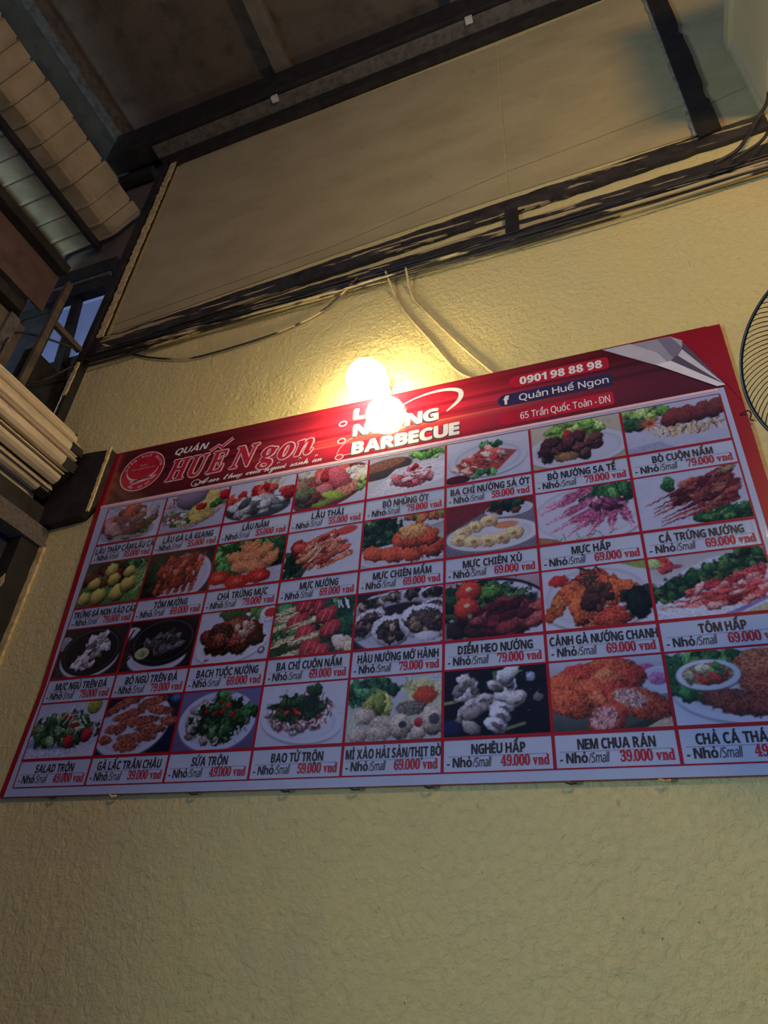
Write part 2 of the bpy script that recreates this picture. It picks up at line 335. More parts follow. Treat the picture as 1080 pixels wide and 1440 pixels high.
# strut and dark lath under the slatted canopy
tag(MB().box(-0.885, -0.850, -3.0, 0.0, 2.215, 2.265).obj('canopy_strut', BLACK, bevel=0.003), 'long dark strut under the fold of the beige slatted canopy', 'strut')
tag(MB().box(-1.22, -1.17, -3.0, 0.0, 2.18, 2.235).obj('canopy_strut', BLACK, bevel=0.003), 'black strut along the lower left edge of the slatted canopy', 'strut')
cn = empty('slatted_canopy', 'dusty beige slatted canopy bending down at the upper left corner', 'canopy')
prof = [(-0.60, 2.470), (-0.65, 2.427), (-0.70, 2.375), (-0.745, 2.328), (-0.775, 2.309), (-0.86, 2.300), (-1.00, 2.288), (-1.20, 2.270)]
y = -0.015
pitches = [0.10, 0.126, 0.15, 0.135, 0.125, 0.115, 0.11, 0.11, 0.105, 0.11, 0.11, 0.11, 0.11, 0.11, 0.11, 0.11]
for k, w in enumerate(pitches):
    mb = MB(); ys = [y, y - 0.006, y - 0.012, y - 0.018, y - w + 0.002]; dz = [0.0, -0.013, -0.013, 0.0, 0.0]
    v = []
    wob = random.Random(k).uniform(-0.012, 0.012)
    for (px, pz) in prof:
        for yy, d in zip(ys, dz): v.append((px + wob * 0.5 + (d * 0.5), yy, pz + d + wob * 0.3))
    n = len(ys); m = len(prof)
    f = [(i * n + j, i * n + j + 1, (i + 1) * n + j + 1, (i + 1) * n + j) for i in range(m - 1) for j in range(n - 1)]
    base = len(v); v += [(a, b, c + 0.004) for a, b, c in v]
    f += [(base + i * n + j, base + (i + 1) * n + j, base + (i + 1) * n + j + 1, base + i * n + j + 1) for i in range(m - 1) for j in range(n - 1)]
    for i in range(m - 1):
        f.append((i * n, (i + 1) * n, base + (i + 1) * n, base + i * n)); f.append((i * n + n - 1, base + i * n + n - 1, base + (i + 1) * n + n - 1, (i + 1) * n + n - 1))
    for j in range(n - 1):
        f.append((j, base + j, base + j + 1, j + 1)); q = (m - 1) * n + j; f.append((q, q + 1, base + q + 1, base + q))
    mb.add(v, f).obj('slat', SLATU, cn)
    y -= w

# ------------------------------------------------ roller shutter coil
sh = empty('roller_shutter', 'cream fluted roller shutter coil above the dark doorway on the left', 'shutter')
cx, cz, rad = -0.425, 0.275, 0.205
NS = 15
MB().tube([(cx, -2.3, cz), (cx, -0.05, cz)], rad - 0.035, 32).obj('drum', RUBBER, sh, smooth=True)
for k in range(NS):
    a0 = 2 * math.pi * k / NS; da = 2 * math.pi / NS
    offs = [(0.00, -0.030), (0.03, -0.012), (0.10, -0.002), (0.30, 0.004), (0.50, 0.005), (0.66, -0.002), (0.70, -0.016), (0.735, -0.017), (0.76, 0.000), (0.80, 0.006), (0.85, 0.005), (0.88, -0.006), (0.90, -0.030)]
    out = [(cx + (rad + d) * math.cos(a0 + da * t), cz + (rad + d) * math.sin(a0 + da * t)) for t, d in offs]
    MB().prism(out, -2.25, -0.085 - 0.015 * (k % 2)).obj('slat', SHUT, sh)
    tc = a0 + da * 0.33; ca, sa = math.cos(tc), math.sin(tc)
    if k % 2 == 0:
        q = [(cx + (rad + d) * math.cos(a0 + da * t), cz + (rad + d) * math.sin(a0 + da * t)) for t, d in ((0.12, -0.03), (0.12, 0.007), (0.62, 0.009), (0.62, -0.03))]
        MB().prism(q, -0.135, -0.07).obj('end_clip', RUBBER, sh)
q = [(-0.62, -0.045), (-0.30, -0.045), (-0.12, -0.030), (-0.085, 0.02), (-0.073, 0.10), (-0.073, 0.325), (-0.16, 0.332), (-0.25, 0.336), (-0.50, 0.34)]
MB().prism(q, -0.045, -0.001).obj('end_plate', BLACK, sh)
MB().prism(jag(-0.088, -0.02, -0.088, 0.335, 0.003, 24, ra) + jag(-0.074, 0.335, -0.074, -0.02, 0.002, 24, ra), -0.054, -0.0455).obj('paint_edge', CRUST, sh)
MB().tube([(cx, -0.09, cz), (cx, -0.045, cz)], 0.05, 16).obj('axle', BLACK, sh)

# doorway
dr = empty('door_1', None, None); dr['kind'] = 'structure'
MB().box(-0.50, -0.315, -2.6, -0.001, -0.138, -0.052).obj('lintel', CONC, dr)
MB().box(-0.56, -0.345, -2.6, -0.001, -0.05, 0.05).obj('shutter_slot', BLACK, dr)
MB().box(-0.40, -0.330, -0.11, -0.001, FL, -0.139).obj('jamb', PEELV, dr, bevel=0.002)
MB().box(-0.42, -0.40, -2.6, -0.08, FL, -0.139).obj('leaf', NAVY, dr)
for zz in (-0.5, -0.8, -1.1): MB().box(-0.40, -0.392, -2.6, -0.12, zz, zz + 0.02).obj('rib', NAVY, dr)
MB().prism(jag(-0.330, -1.6, -0.3295, -0.139, 0.003, 60, ra) + jag(-0.300, -0.139, -0.300, -1.6, 0.003, 60, ra), -0.012, -0.0005).obj('mortar_ridge', CRUST, dr)
for z, s in ((-0.36, 0.030), (-0.43, 0.018), (-0.47, 0.012), (-0.52, 0.02)):
    MB().prism([(-0.338 + s * math.cos(t) * 0.5 * ra.uniform(0.7, 1.2), z + s * math.sin(t) * ra.uniform(0.7, 1.3)) for t in np.linspace(0, 6.0, 10)], -0.1125, -0.1102).obj('paint_blot', CRUST, dr)
structure('wall_left', MB().box(-0.64, -0.45, -2.6, -0.12, FL, -0.14), DARKW)

# ================================================================ CABLES
def cable(pts, r, m, label, group=None, name='cable'):
    return tag(MB().tube(smoothpath(pts), r, 8).obj(name, m, smooth=True), label, 'cable', group)
rc = random.Random(12)
for k in range(9):
    base = 1.022 + 0.009 * k
    pts = []
    for i in range(15):
        x = -0.50 + i * 0.245
        z = base + 0.010 * x + 0.010 * math.sin(x * 2.3 + k * 1.7) + 0.006 * math.sin(x * 5.1 + k * 2.9) + 0.02 * max(0, x - 1.8)
        pts.append((x, -0.030 - 0.007 * (k % 3), z))
    cable(pts, rc.choice((0.0045, 0.006, 0.0075)), CABLEP if k in (0, 2, 4, 7) else CABLE,
          'black cable in the bundle strapped along the lower wall beam', 'cables bundled along the lower beam')
cable([(2.90, -0.09, 1.60), (2.86, -0.09, 1.44), (2.79, -0.085, 1.329), (2.70, -0.085, 1.18), (2.60, -0.09, 1.12)], 0.008, CABLE, 'slack black cable crossing the beams beside the cream box wall')
cable([(2.90, -0.09, 1.34), (2.83, -0.09, 1.25), (2.77, -0.09, 1.17), (2.66, -0.09, 1.11)], 0.007, CABLE, 'short black cable dropping to the bundled cables at the right photo edge')
cable([(-0.42, -0.07, 1.12), (-0.26, -0.012, 1.06), (-0.09, -0.012, 0.965), (0.149, -0.012, 0.878), (0.348, -0.012, 0.866), (0.656, -0.012, 0.892), (0.888, -0.014, 0.962), (1.077, -0.06, 1.075)], 0.0052, CABLEP,
      'thin sagging cable looped on the wall below the left part of the beams')
cable([(1.208, -0.05, 1.075), (1.25, -0.012, 0.94), (1.299, -0.009, 0.813), (1.418, -0.009, 0.592), (1.524, -0.009, 0.392), (1.60, -0.009, 0.315), (1.70, -0.005, 0.29)], 0.0055, CABLEY,
      'wall-coloured cable dropping behind the menu board, nearer the bulb')
cable([(1.307, -0.05, 1.06), (1.325, -0.012, 0.93), (1.363, -0.009, 0.836), (1.524, -0.009, 0.556), (1.638, -0.009, 0.377), (1.70, -0.005, 0.29)], 0.0055, CABLEY,
      'wall-coloured cable dropping behind the menu board, farther from the bulb')
cable([(-0.56, -0.07, 1.12), (-0.66, -0.33, 1.0), (-0.60, -0.40, 0.75), (-0.58, -0.42, 0.5)], 0.006, CABLE, 'loose black cable hanging in the dark frame left of the wall')
cable([(-0.53, -0.07, 0.98), (-0.60, -0.16, 0.80), (-0.57, -0.30, 0.68)], 0.005, CABLE, 'thin cable slung across the dark panel above the shutter coil')

# ================================================================ GLOBE LAMP
lp = empty('globe_lamp', 'glowing white globe bulb just above the menu board', 'lamp')
bx, bz, by = 1.2045, 0.3195, -0.125
me = bpy.data.meshes.new('globe'); bm = bmesh.new(); bmesh.ops.create_uvsphere(bm, u_segments=40, v_segments=24, radius=0.078)
for v in bm.verts:
    v.co.y *= 1.0
    v.co += Vector((bx, by, bz))
bm.to_mesh(me); bm.free(); me.materials.append(GLOBE); me.polygons.foreach_set('use_smooth', [True] * len(me.polygons))
link('globe', me, lp)
MB().tube([(bx + 0.01, by + 0.072, bz + 0.03), (bx + 0.012, -0.030, bz + 0.055)], [0.032, 0.036], 20).obj('socket', WHITEP, lp)
MB().tube([(bx + 0.012, -0.030, bz + 0.055), (bx + 0.012, -0.001, bz + 0.055)], [0.045, 0.05], 24).obj('wall_rose', WHITEP, lp)
MB().tube(smoothpath([(1.262, -0.020, 0.36), (1.270, -0.022, 0.335), (1.276, -0.024, 0.312)]), 0.0022, 6).obj('lead', CABLE, lp)

# ================================================================ MENU BOARD
poster = empty('menu_board', 'large printed menu board with dish photos and red headline on the yellow wall', 'menu board')
YF = -0.016
outer = [(-0.050, -1.173), (-0.034, -0.79), (-0.062, -0.278), (-0.084, 0.165), (-0.072, 0.320), (0.784, 0.318), (1.69, 0.314), (2.462, 0.310), (2.457, -0.6), (2.456, -1.173)]
MB().prism(outer, YF, -0.004).obj('board', REDB, poster)
def inner(x0, x1, z0, z1): return [(x0, z0), (x1, z0), (x1, z1), (x0, z1)]
L1 = YF - 0.0006; L2 = YF - 0.0012; L3 = YF - 0.0018; L4 = YF - 0.0024; L5 = YF - 0.0030
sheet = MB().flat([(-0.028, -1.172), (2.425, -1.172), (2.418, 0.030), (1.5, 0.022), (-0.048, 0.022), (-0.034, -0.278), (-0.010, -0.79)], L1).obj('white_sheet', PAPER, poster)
cols = [0, 0.3006, 0.6030, 0.9016, 1.1989, 1.4959, 1.7947, 2.0961, 2.4]
rowP = [0.0, 0.2799, 0.5679, 0.8567]; rowC = [0.1881, 0.4776, 0.7663, 1.0538]; rowE = [0.2799, 0.5679, 0.8567, 1.1438]
# ---- red grid lines
g = MB()
for i, x in enumerate(cols):
    w = 0.0025 if i in (0, 8) else 0.0042
    g.flat(inner(x - w, x + w, -1.1438, -0.003), L3)
for r in range(4):
    if r: g.flat(inner(0, 2.4, -rowP[r] - 0.0030, -rowP[r] + 0.0030), L3 - 0.0002)
    g.flat(inner(0, 2.4, -rowC[r] - 0.0052, -rowC[r] + 0.0045), L3 - 0.0002)
g.flat(inner(0, 2.4, -1.1438 - 0.002, -1.1438 + 0.002), L3 - 0.0002); g.flat(inner(0, 2.4, -0.0015, 0.0015), L3 - 0.0002)
g.obj('grid_lines', REDB, poster)

# ---- picture painter (flat print rastered into a fine mesh)
PW, PH = 136, 90; SS = 2
GW, GH = PW * SS, PH * SS
UU, VV = np.meshgrid((np.arange(GW) + 0.5) / GH, (np.arange(GH) + 0.5) / GH)    # u 0..1.51, v 0..1
ASP = GW / GH
def vnoise(h, w, cell, rg):
    gy, gx = int(h / cell) + 3, int(w / cell) + 3; gr = rg.random((gy, gx))
    y = np.arange(h) / cell; x = np.arange(w) / cell; yi = y.astype(int); xi = x.astype(int)
    fy = (y - yi)[:, None]; fx = (x - xi)[None, :]; fy = fy * fy * (3 - 2 * fy); fx = fx * fx * (3 - 2 * fx)
    a = gr[yi][:, xi]; b = gr[yi][:, xi + 1]; c = gr[yi + 1][:, xi]; d = gr[yi + 1][:, xi + 1]
    return a * (1 - fy) * (1 - fx) + b * (1 - fy) * fx + c * fy * (1 - fx) + d * fy * fx
class Pic:
    def __init__(s, seed, top, bot=None):
        s.rg = np.random.default_rng(seed); bot = bot or top
        s.a = np.array(top, float) * (1 - VV[..., None]) + np.array(bot, float) * VV[..., None]
        s.n1 = vnoise(GH, GW, 16, s.rg) - 0.5; s.n2 = vnoise(GH, GW, 6, s.rg) - 0.5; s.n3 = s.rg.random((GH, GW)) - 0.5
        s.n4 = vnoise(GH, GW, 3, s.rg) - 0.5; w1 = vnoise(GH, GW, 9, s.rg) - 0.5; w2 = vnoise(GH, GW, 9, s.rg) - 0.5
        s.WU = UU + 0.035 * w1 + 0.014 * s.n2; s.WV = VV + 0.035 * w2 + 0.014 * s.n4
        s.a += (s.n1 * 8)[..., None]
    def put(s, d, col, soft, shade=None, tex=0.0, fine=0.0):
        m = np.clip(d / soft, 0, 1)[..., None]
        c = np.array(col, float)[None, None, :] * np.ones_like(s.a)
        f = 1.0
        if shade is not None: f = f + shade
        f = f + tex * (0.7 * s.n2 + 1.3 * s.n4) + fine * s.n3
        c = c * (f[..., None] if hasattr(f, 'shape') else f)
        s.a = s.a * (1 - m) + c * m
    def ell(s, cx, cy, rx, ry, col, rot=0, soft=0.02, sh=0.3, tex=0.3, fine=0.0, wob=0.0):
        cx *= ASP; rx *= ASP; q_ = wob > 0 or sh >= 0.5
        if q_: rx *= 1.22; ry *= 1.22
        R_ = math.radians(rot); du, dv = (s.WU if q_ else UU) - cx, (s.WV if q_ else VV) - cy
        x = (du * math.cos(R_) + dv * math.sin(R_)) / rx; y = (-du * math.sin(R_) + dv * math.cos(R_)) / ry
        q = np.sqrt(x * x + y * y) + wob * (s.n1 + s.n2 * 0.6)
        lx = (-(du / max(rx, ry)) * 0.35 - (dv / max(rx, ry)) * 0.9)
        s.put((1 - q) * min(rx, ry), col, soft, sh * (lx * 0.9 - np.clip(q, 0, 1) ** 3 * 0.55 + 0.15), tex, fine); return s
    def plate(s, cx, cy, rx, ry, col=(214, 212, 226), rot=0):
        s.ell(cx, cy + 0.03, rx * 1.02, ry * 1.03, tuple(v * 0.62 for v in col), rot, 0.05, 0, 0)
        s.ell(cx, cy, rx, ry, col, rot, 0.015, 0.0, 0.0)
        s.ell(cx, cy, rx * 0.86, ry * 0.84, tuple(v * 0.90 for v in col), rot, 0.02, 0, 0)
        s.ell(cx, cy + 0.012, rx * 0.83, ry * 0.81, tuple(min(255, v * 0.98) for v in col), rot, 0.04, 0, 0); return s
    def line(s, pts, w, col, soft=0.012, tex=0.2, taper=False):
        for i in range(len(pts) - 1):
            x0, y0 = pts[i][0] * ASP, pts[i][1]; x1, y1 = pts[i + 1][0] * ASP, pts[i + 1][1]
            dx, dy = x1 - x0, y1 - y0; l2 = dx * dx + dy * dy + 1e-9
            A_, B_ = (s.WU, s.WV) if w > 0.04 else (UU, VV)
            t = np.clip(((A_ - x0) * dx + (B_ - y0) * dy) / l2, 0, 1)
            d = np.hypot(A_ - x0 - t * dx, B_ - y0 - t * dy)
            ww = w * (1 - 0.75 * t) if taper else w
            s.put(ww - d, col, soft, (1 - d / (w + 1e-6)).clip(0, 1) * 0.25 - 0.1, tex)
        return s
    def poly(s, pts, col, soft=0.012, sh=0.0, tex=0.15, fine=0.0):
        pts = [(a * ASP, b) for a, b in pts]; ar = sum(pts[i][0] * pts[(i + 1) % len(pts)][1] - pts[(i + 1) % len(pts)][0] * pts[i][1] for i in range(len(pts)))
        if ar < 0: pts = pts[::-1]
        d = np.full(UU.shape, 9.0)
        for i in range(len(pts)):
            (x0, y0), (x1, y1) = pts[i], pts[(i + 1) % len(pts)]; l = math.hypot(x1 - x0, y1 - y0) + 1e-9
            d = np.minimum(d, ((x1 - x0) * (VV - y0) - (y1 - y0) * (UU - x0)) / l)
        s.put(d, col, soft, None, tex, fine); return s
    def pile(s, cx, cy, rx, ry, n, size, cols, elong=1.6, rot=None, spread=180, sh=0.6, tex=0.5, wob=0.25, fine=0.1):
        for i in range(n):
            a = s.rg.uniform(0, 6.283); q = math.sqrt(s.rg.uniform(0, 1))
            x, y = cx + math.cos(a) * q * rx, cy + math.sin(a) * q * ry
            c = np.array(cols[s.rg.integers(len(cols))]) * s.rg.uniform(0.8, 1.15); z = size * s.rg.uniform(0.7, 1.3)
            r = (rot if rot is not None else 0) + s.rg.uniform(-spread, spread) / 2
            s.ell(x, y + z * 0.22, z * elong / ASP * 1.05, z * 1.05, tuple(c * 0.4), r, 0.03, 0, 0, 0, 0.1)
            s.ell(x, y, z * elong / ASP, z, tuple(c), r, 0.012, sh, tex, fine, wob)
        return s
    def strands(s, cx, cy, rx, ry, n, ln, w, cols, rot=None, spread=360, curl=0.3):
        for i in range(n):
            a = s.rg.uniform(0, 6.283); q = math.sqrt(s.rg.uniform(0, 1)); x, y = cx + math.cos(a) * q * rx, cy + math.sin(a) * q * ry
            r = math.radians((rot or 0) + s.rg.uniform(-spread, spread) / 2); c = cols[s.rg.integers(len(cols))]
            pts = []
            for k in range(3):
                pts.append((x, y)); x += math.cos(r) * ln / ASP / 2; y += math.sin(r) * ln / 2; r += s.rg.uniform(-curl, curl) * 2
            s.line(pts, w * s.rg.uniform(0.7, 1.3), c, 0.008, 0.2)
        return s
    def leafy(s, cx, cy, rx, ry, n=26, cols=((52, 110, 58), (34, 78, 42), (92, 150, 78)), size=0.05):
        s.ell(cx, cy, rx, ry, tuple(v * 0.55 for v in cols[0]), 0, 0.05, 0, 0.5, 0.2, 0.5)
        return s.pile(cx, cy, rx, ry, n, size, cols, 1.7, sh=0.5, tex=0.6, wob=0.6)
    def sparkle(s, cx, cy, rx, ry, n, col=(250, 235, 215), size=0.008):
        for i in range(n):
            a = s.rg.uniform(0, 6.283); q = math.sqrt(s.rg.uniform(0, 1))
            s.ell(cx + math.cos(a) * q * rx, cy + math.sin(a) * q * ry, size * 1.3 / ASP, size, col, s.rg.uniform(0, 180), 0.01, 0, 0)
        return s
    def out(s):
        a = s.a.reshape(PH, SS, PW, SS, 3).mean((1, 3)); g = a.mean(2, keepdims=True); a = np.clip(g + (a - g) * 0.88, 2, 250) / 255
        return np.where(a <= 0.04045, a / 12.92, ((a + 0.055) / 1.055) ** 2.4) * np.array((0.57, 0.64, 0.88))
WH = (216, 216, 228); LAV = (204, 204, 222)
GR = ((52, 110, 58), (34, 78, 42), (92, 150, 78)); DG = ((28, 62, 40), (20, 44, 32), (44, 84, 50)); LG = ((120, 170, 70), (160, 200, 100), (90, 150, 60))
MEAT = ((150, 62, 58), (120, 44, 44), (176, 92, 84)); BRN = ((110, 52, 36), (84, 36, 28), (140, 74, 48)); ORG = ((206, 96, 48), (180, 70, 40), (226, 130, 76)); RED = ((200, 44, 38), (170, 28, 30), (222, 74, 56))
def dish(r, c):
    k = (r, c); P = lambda t, b=None: Pic(r * 8 + c + 3, t, b)
    if k == (0, 0):
        p = P(LAV, WH).plate(.45, .72, .46, .27, (176, 178, 196)); p.strands(.4, .2, .3, .1, 9, .4, .008, [(120, 90, 80), (80, 60, 60)], 200, 60)
        p.ell(.14, .48, .15, .2, (196, 92, 66), -30, .02, .4, .4, 0, .3).pile(.48, .2, .17, .12, 7, .1, [(196, 80, 60), (170, 70, 50), (120, 60, 50)])
        p.pile(.80, .38, .12, .15, 9, .09, [(190, 176, 188), (206, 196, 200), (170, 60, 60)], 2.0).leafy(.74, .66, .1, .16, 8)
        return p.pile(.42, .6, .3, .25, 34, .09, [(150, 96, 98), (176, 126, 122), (126, 76, 82), (134, 70, 70)], 1.8, 20, 120).ell(.5, .88, .3, .05, (150, 146, 130), 5, .02, .3, .4)
    if k == (0, 1):
        p = P(WH, (196, 194, 214)).ell(.45, .5, .55, .48, (186, 182, 204), -20, .02, .1, .1).ell(.42, .1, .22, .3, (146, 128, 152), 0, .03, .6, .1)
        p.strands(.1, .25, .1, .2, 24, .16, .014, [(150, 60, 60), (200, 180, 170)]).leafy(.25, .62, .28, .14, 12, ((190, 200, 196), (120, 160, 90), (220, 220, 220)), .06)
        p.ell(.74, .2, .09, .32, (222, 190, 96), 10, .02, .5, .3, 0, .2).ell(.66, .44, .28, .16, (226, 196, 104), -28, .02, .5, .4, 0, .3).ell(.56, .72, .26, .13, (212, 184, 100), -12, .02, .6, .4, 0, .3)
        p.ell(.6, .42, .08, .09, (190, 40, 34), 0, .02, .6, .3).ell(.93, .2, .07, .13, (186, 30, 32), 0, .02, .6, .2).leafy(.88, .42, .1, .08, 8)
        p.ell(.9, .52, .1, .07, (224, 176, 160), -30, .02, .4, .3).pile(.25, .72, .2, .1, 14, .045, [(70, 130, 60), (190, 40, 60), (210, 210, 190)])
        return p.line([(.02, .98), (.5, .93), (.8, .72), (.98, .42)], .012, (120, 110, 130))
    if k == (0, 2):
        p = P(WH, LAV).ell(.48, .72, .5, .3, (66, 70, 78), 0, .02, .1, .2).strands(.62, .2, .17, .13, 60, .26, .011, [(186, 178, 140), (150, 140, 104), (214, 206, 170)], -70, 80)
        p.pile(.16, .5, .14, .1, 8, .08, RED, 1.8).pile(.54, .3, .14, .12, 9, .09, RED, 1.6).pile(.9, .42, .1, .12, 8, .08, RED)
        return p.pile(.42, .62, .38, .16, 46, .08, [(196, 196, 200), (166, 168, 172), (120, 124, 130), (216, 214, 214), (80, 84, 90)], 2.2, -10, 90)
    if k == (0, 3):
        p = P(WH, LAV).ell(.5, .52, .58, .5, (120, 60, 44), -20, .02, .2, .3); p.pile(.2, .35, .2, .3, 16, .11, [(206, 56, 40), (226, 90, 60), (150, 110, 84), (196, 190, 170)])
        p.pile(.55, .3, .25, .2, 12, .13, [(224, 60, 44), (206, 110, 100), (214, 80, 60)]).pile(.85, .3, .14, .22, 10, .12, [(214, 200, 180), (220, 190, 160)], 1.8, -40, 40)
        p.ell(.38, .56, .17, .15, (206, 112, 116), -15, .02, .4, .2).ell(.62, .34, .11, .33, (196, 84, 92), -35, .02, .5, .3).ell(.72, .66, .24, .12, (206, 124, 96), -25, .02, .5, .5, .2, .3)
        p.pile(.15, .72, .15, .12, 7, .1, [(110, 120, 80), (140, 70, 50)]).ell(.56, .74, .15, .09, (150, 176, 60), 20, .02, .5, .3).ell(.4, .9, .13, .07, (120, 150, 60), -10, .02, .5, .3)
        return p.leafy(.94, .55, .06, .14, 6, LG)
    if k == (0, 4):
        p = P((190, 188, 188), WH).ell(.18, .32, .42, .24, (84, 70, 66), -10, .02, .2, .1).ell(.18, .22, .34, .13, (150, 96, 72), -10, .02, .1, .3)
        p.poly([(.0, .9), (.36, .36), (1, .22), (1, .75), (.4, 1.0)], (222, 220, 228), .02).poly([(.06, .94), (.4, .46), (1, .34), (1, .8), (.4, 1.0)], (232, 230, 236), .03)
        p.leafy(.78, .1, .22, .1, 18, LG).pile(.6, .64, .24, .16, 44, .055, [(206, 92, 104), (226, 132, 138), (184, 66, 84), (232, 180, 180)], 2.2)
        return p.strands(.58, .5, .16, .08, 12, .2, .014, [(236, 220, 224)], 10, 60).pile(.58, .4, .06, .04, 5, .04, RED)
    if k == (0, 5):
        p = P(WH, LAV).plate(.5, .5, .47, .42, (206, 206, 220)).leafy(.54, .2, .12, .08, 8)
        p.poly([(.16, .6), (.46, .2), (.86, .42), (.62, .82)], (190, 70, 62), .02)
        for i in range(7):
            t = i / 6; p.pile(.22 + .42 * t * .9, .6 - .26 * t + .06, .09, .16, 10, .045, [(206, 84, 72), (228, 150, 130), (176, 54, 54), (236, 190, 170)], 2.4, 30, 30)
        return p.leafy(.46, .82, .12, .05, 6).ell(.14, .9, .17, .11, (70, 32, 36), 0, .02, .3, .1).ell(.14, .87, .13, .07, (96, 30, 34), 0, .02, .1, .1)
    if k == (0, 6):
        p = P((206, 196, 170), (196, 172, 130)).plate(.5, .64, .56, .42, (210, 210, 222)).leafy(.48, .2, .28, .16, 30, ((140, 190, 70), (176, 214, 110), (110, 164, 56)), .07)
        p.pile(.48, .3, .12, .05, 4, .07, RED).pile(.46, .56, .38, .2, 40, .085, [(104, 50, 46), (80, 36, 36), (136, 78, 66)], 1.5, sh=.9)
        return p.ell(.38, .78, .12, .09, (150, 104, 62), 0, .02, .5, .4).sparkle(.46, .48, .34, .15, 90, (206, 180, 130))
    if k == (0, 7):
        p = P(LAV, (196, 196, 214)).leafy(.22, .14, .24, .14, 14, LG, .07).pile(.12, .32, .08, .1, 5, .07, DG)
        for i in range(12):
            a = i * math.pi / 6 + .2; p.line([(.27, .38), (.27 + .14 * math.cos(a), .38 + .2 * math.sin(a))], .03, (214, 96, 50), taper=True)
        p.ell(.27, .38, .04, .05, (150, 60, 34)).strands(.62, .66, .32, .12, 90, .17, .014, [(206, 180, 136), (176, 140, 96), (226, 208, 170), (130, 80, 60)], -60, 110)
        for i in range(4): p.ell(.50 + i * .145, .32 - i * .012, .085, .2, (128 - 6 * i, 50, 44), 28, .02, .7, .4, .1, .15)
        return p.poly([(0, .85), (.35, .78), (.5, 1), (0, 1)], (170, 170, 196), .04)
    if k == (1, 0):
        p = P((66, 100, 60), (60, 120, 60)).poly([(0, .2), (.5, 0), (1, .3), (1, 1), (0, 1)], (90, 150, 70), .1, tex=.4).leafy(.62, .12, .32, .16, 26, ((70, 140, 70), (40, 100, 60), (110, 170, 90)), .045)
        p.pile(.4, .3, .35, .2, 24, .07, [(90, 34, 36), (120, 50, 44), (60, 30, 34)]).strands(.85, .55, .14, .3, 26, .3, .012, [(190, 206, 130), (140, 180, 90)], -50, 60)
        for (x, y, s) in ((.2, .5, .12), (.42, .22, .13), (.5, .44, .12), (.32, .8, .155), (.62, .76, .155), (.76, .58, .15), (.72, .3, .11), (.1, .82, .13)):
            p.ell(x, y, s / 1.35, s * 1.1, (190, 172, 78), -20 + 60 * x, .02, .75, .15)
        return p
    if k == (1, 1):
        p = P((46, 52, 44), (34, 44, 40)).plate(.58, .62, .42, .52, (206, 204, 226), -15); p.pile(.14, .5, .1, .25, 5, .14, DG)
        for i in range(6): p.line([(.34 + i * .1, .12 + (i % 2) * .03), (.22 + i * .105, .9)], .062, ((176, 58, 44), (150, 40, 36), (190, 74, 54))[i % 3], .02, .9)
        p.pile(.52, .45, .3, .35, 60, .04, [(190, 66, 50), (150, 36, 34), (214, 100, 70), (110, 26, 30)], 2.2, 100, 50)
        for i in range(5): p.line([(.28 + i * .12, .82), (.24 + i * .12, 1.0)], .01, (90, 60, 50))
        return p.ell(.08, .95, .16, .1, (30, 20, 26), 0, .03)
    if k == (1, 2):
        p = P((60, 120, 66), (70, 120, 66)).leafy(.5, .3, .6, .4, 46, ((70, 140, 70), (110, 170, 90), (44, 96, 56)), .08).pile(.92, .4, .1, .3, 10, .08, DG)
        p.poly([(0, .8), (1, .62), (1, 1), (0, 1)], (196, 190, 210), .03)
        for x, y, r in ((.52, .18, 0), (.68, .3, -30), (.34, .36, 10), (.55, .42, 10), (.78, .5, -45), (.45, .56, 5), (.6, .6, 10)):
            p.ell(x, y, .15, .12, (220, 132, 84), r, .02, .55, .5, .1, .3)
        for x, y in ((.12, .76), (.4, .88), (.68, .82)): p.ell(x, y, .15, .13, (206, 40, 32), 0, .02, .5, .4).ell(x, y - .01, .09, .07, (226, 80, 60), 0, .02, .3, .6)
        return p
    if k == (1, 3):
        p = P(LAV, WH).pile(.14, .72, .16, .24, 34, .05, DG, 2).ell(.76, .14, .22, .15, (226, 222, 236), -8, .02, .1, .0).ell(.78, .12, .17, .1, (214, 76, 60), -8, .02, .1, .1)
        for i in range(6): p.line([(.24 + .05 * i, .32 + .1 * i), (.62 + .05 * i, .1 + .1 * i)], .055, ((206, 86, 56), (184, 60, 44), (222, 110, 76))[i % 3], .02, 1.0)
        p.pile(.18, .28, .08, .1, 6, .08, [(196, 66, 52), (170, 50, 44)]).pile(.5, .5, .3, .3, 40, .04, [(206, 90, 60), (160, 44, 38), (226, 130, 90)], 2.6, -28, 30)
        return p.strands(.34, .62, .08, .1, 5, .3, .016, [(226, 214, 160)], -40, 20)
    if k == (1, 4):
        p = P((150, 160, 140), LAV).plate(.72, .1, .36, .2).pile(.74, .06, .24, .07, 16, .06, [(214, 120, 60), (90, 140, 70), (226, 160, 90)]).leafy(.2, .32, .26, .3, 60, DG, .05)
        p.plate(.5, .8, .56, .25)
        for x, y, a, b in ((.18, .72, .14, .13), (.4, .78, .15, .14), (.6, .8, .16, .13), (.84, .7, .14, .2), (.5, .5, .12, .14), (.68, .46, .2, .2), (.8, .5, .13, .15)):
            p.ell(x, y, a, b, (204, 76, 44), 15, .02, .7, .5, .15, .3)
        p.ell(.64, .36, .16, .14, (226, 150, 84), 0, .02, .5, .6, .1, .3)
        return p.sparkle(.5, .6, .42, .3, 60, (250, 190, 140), .009)
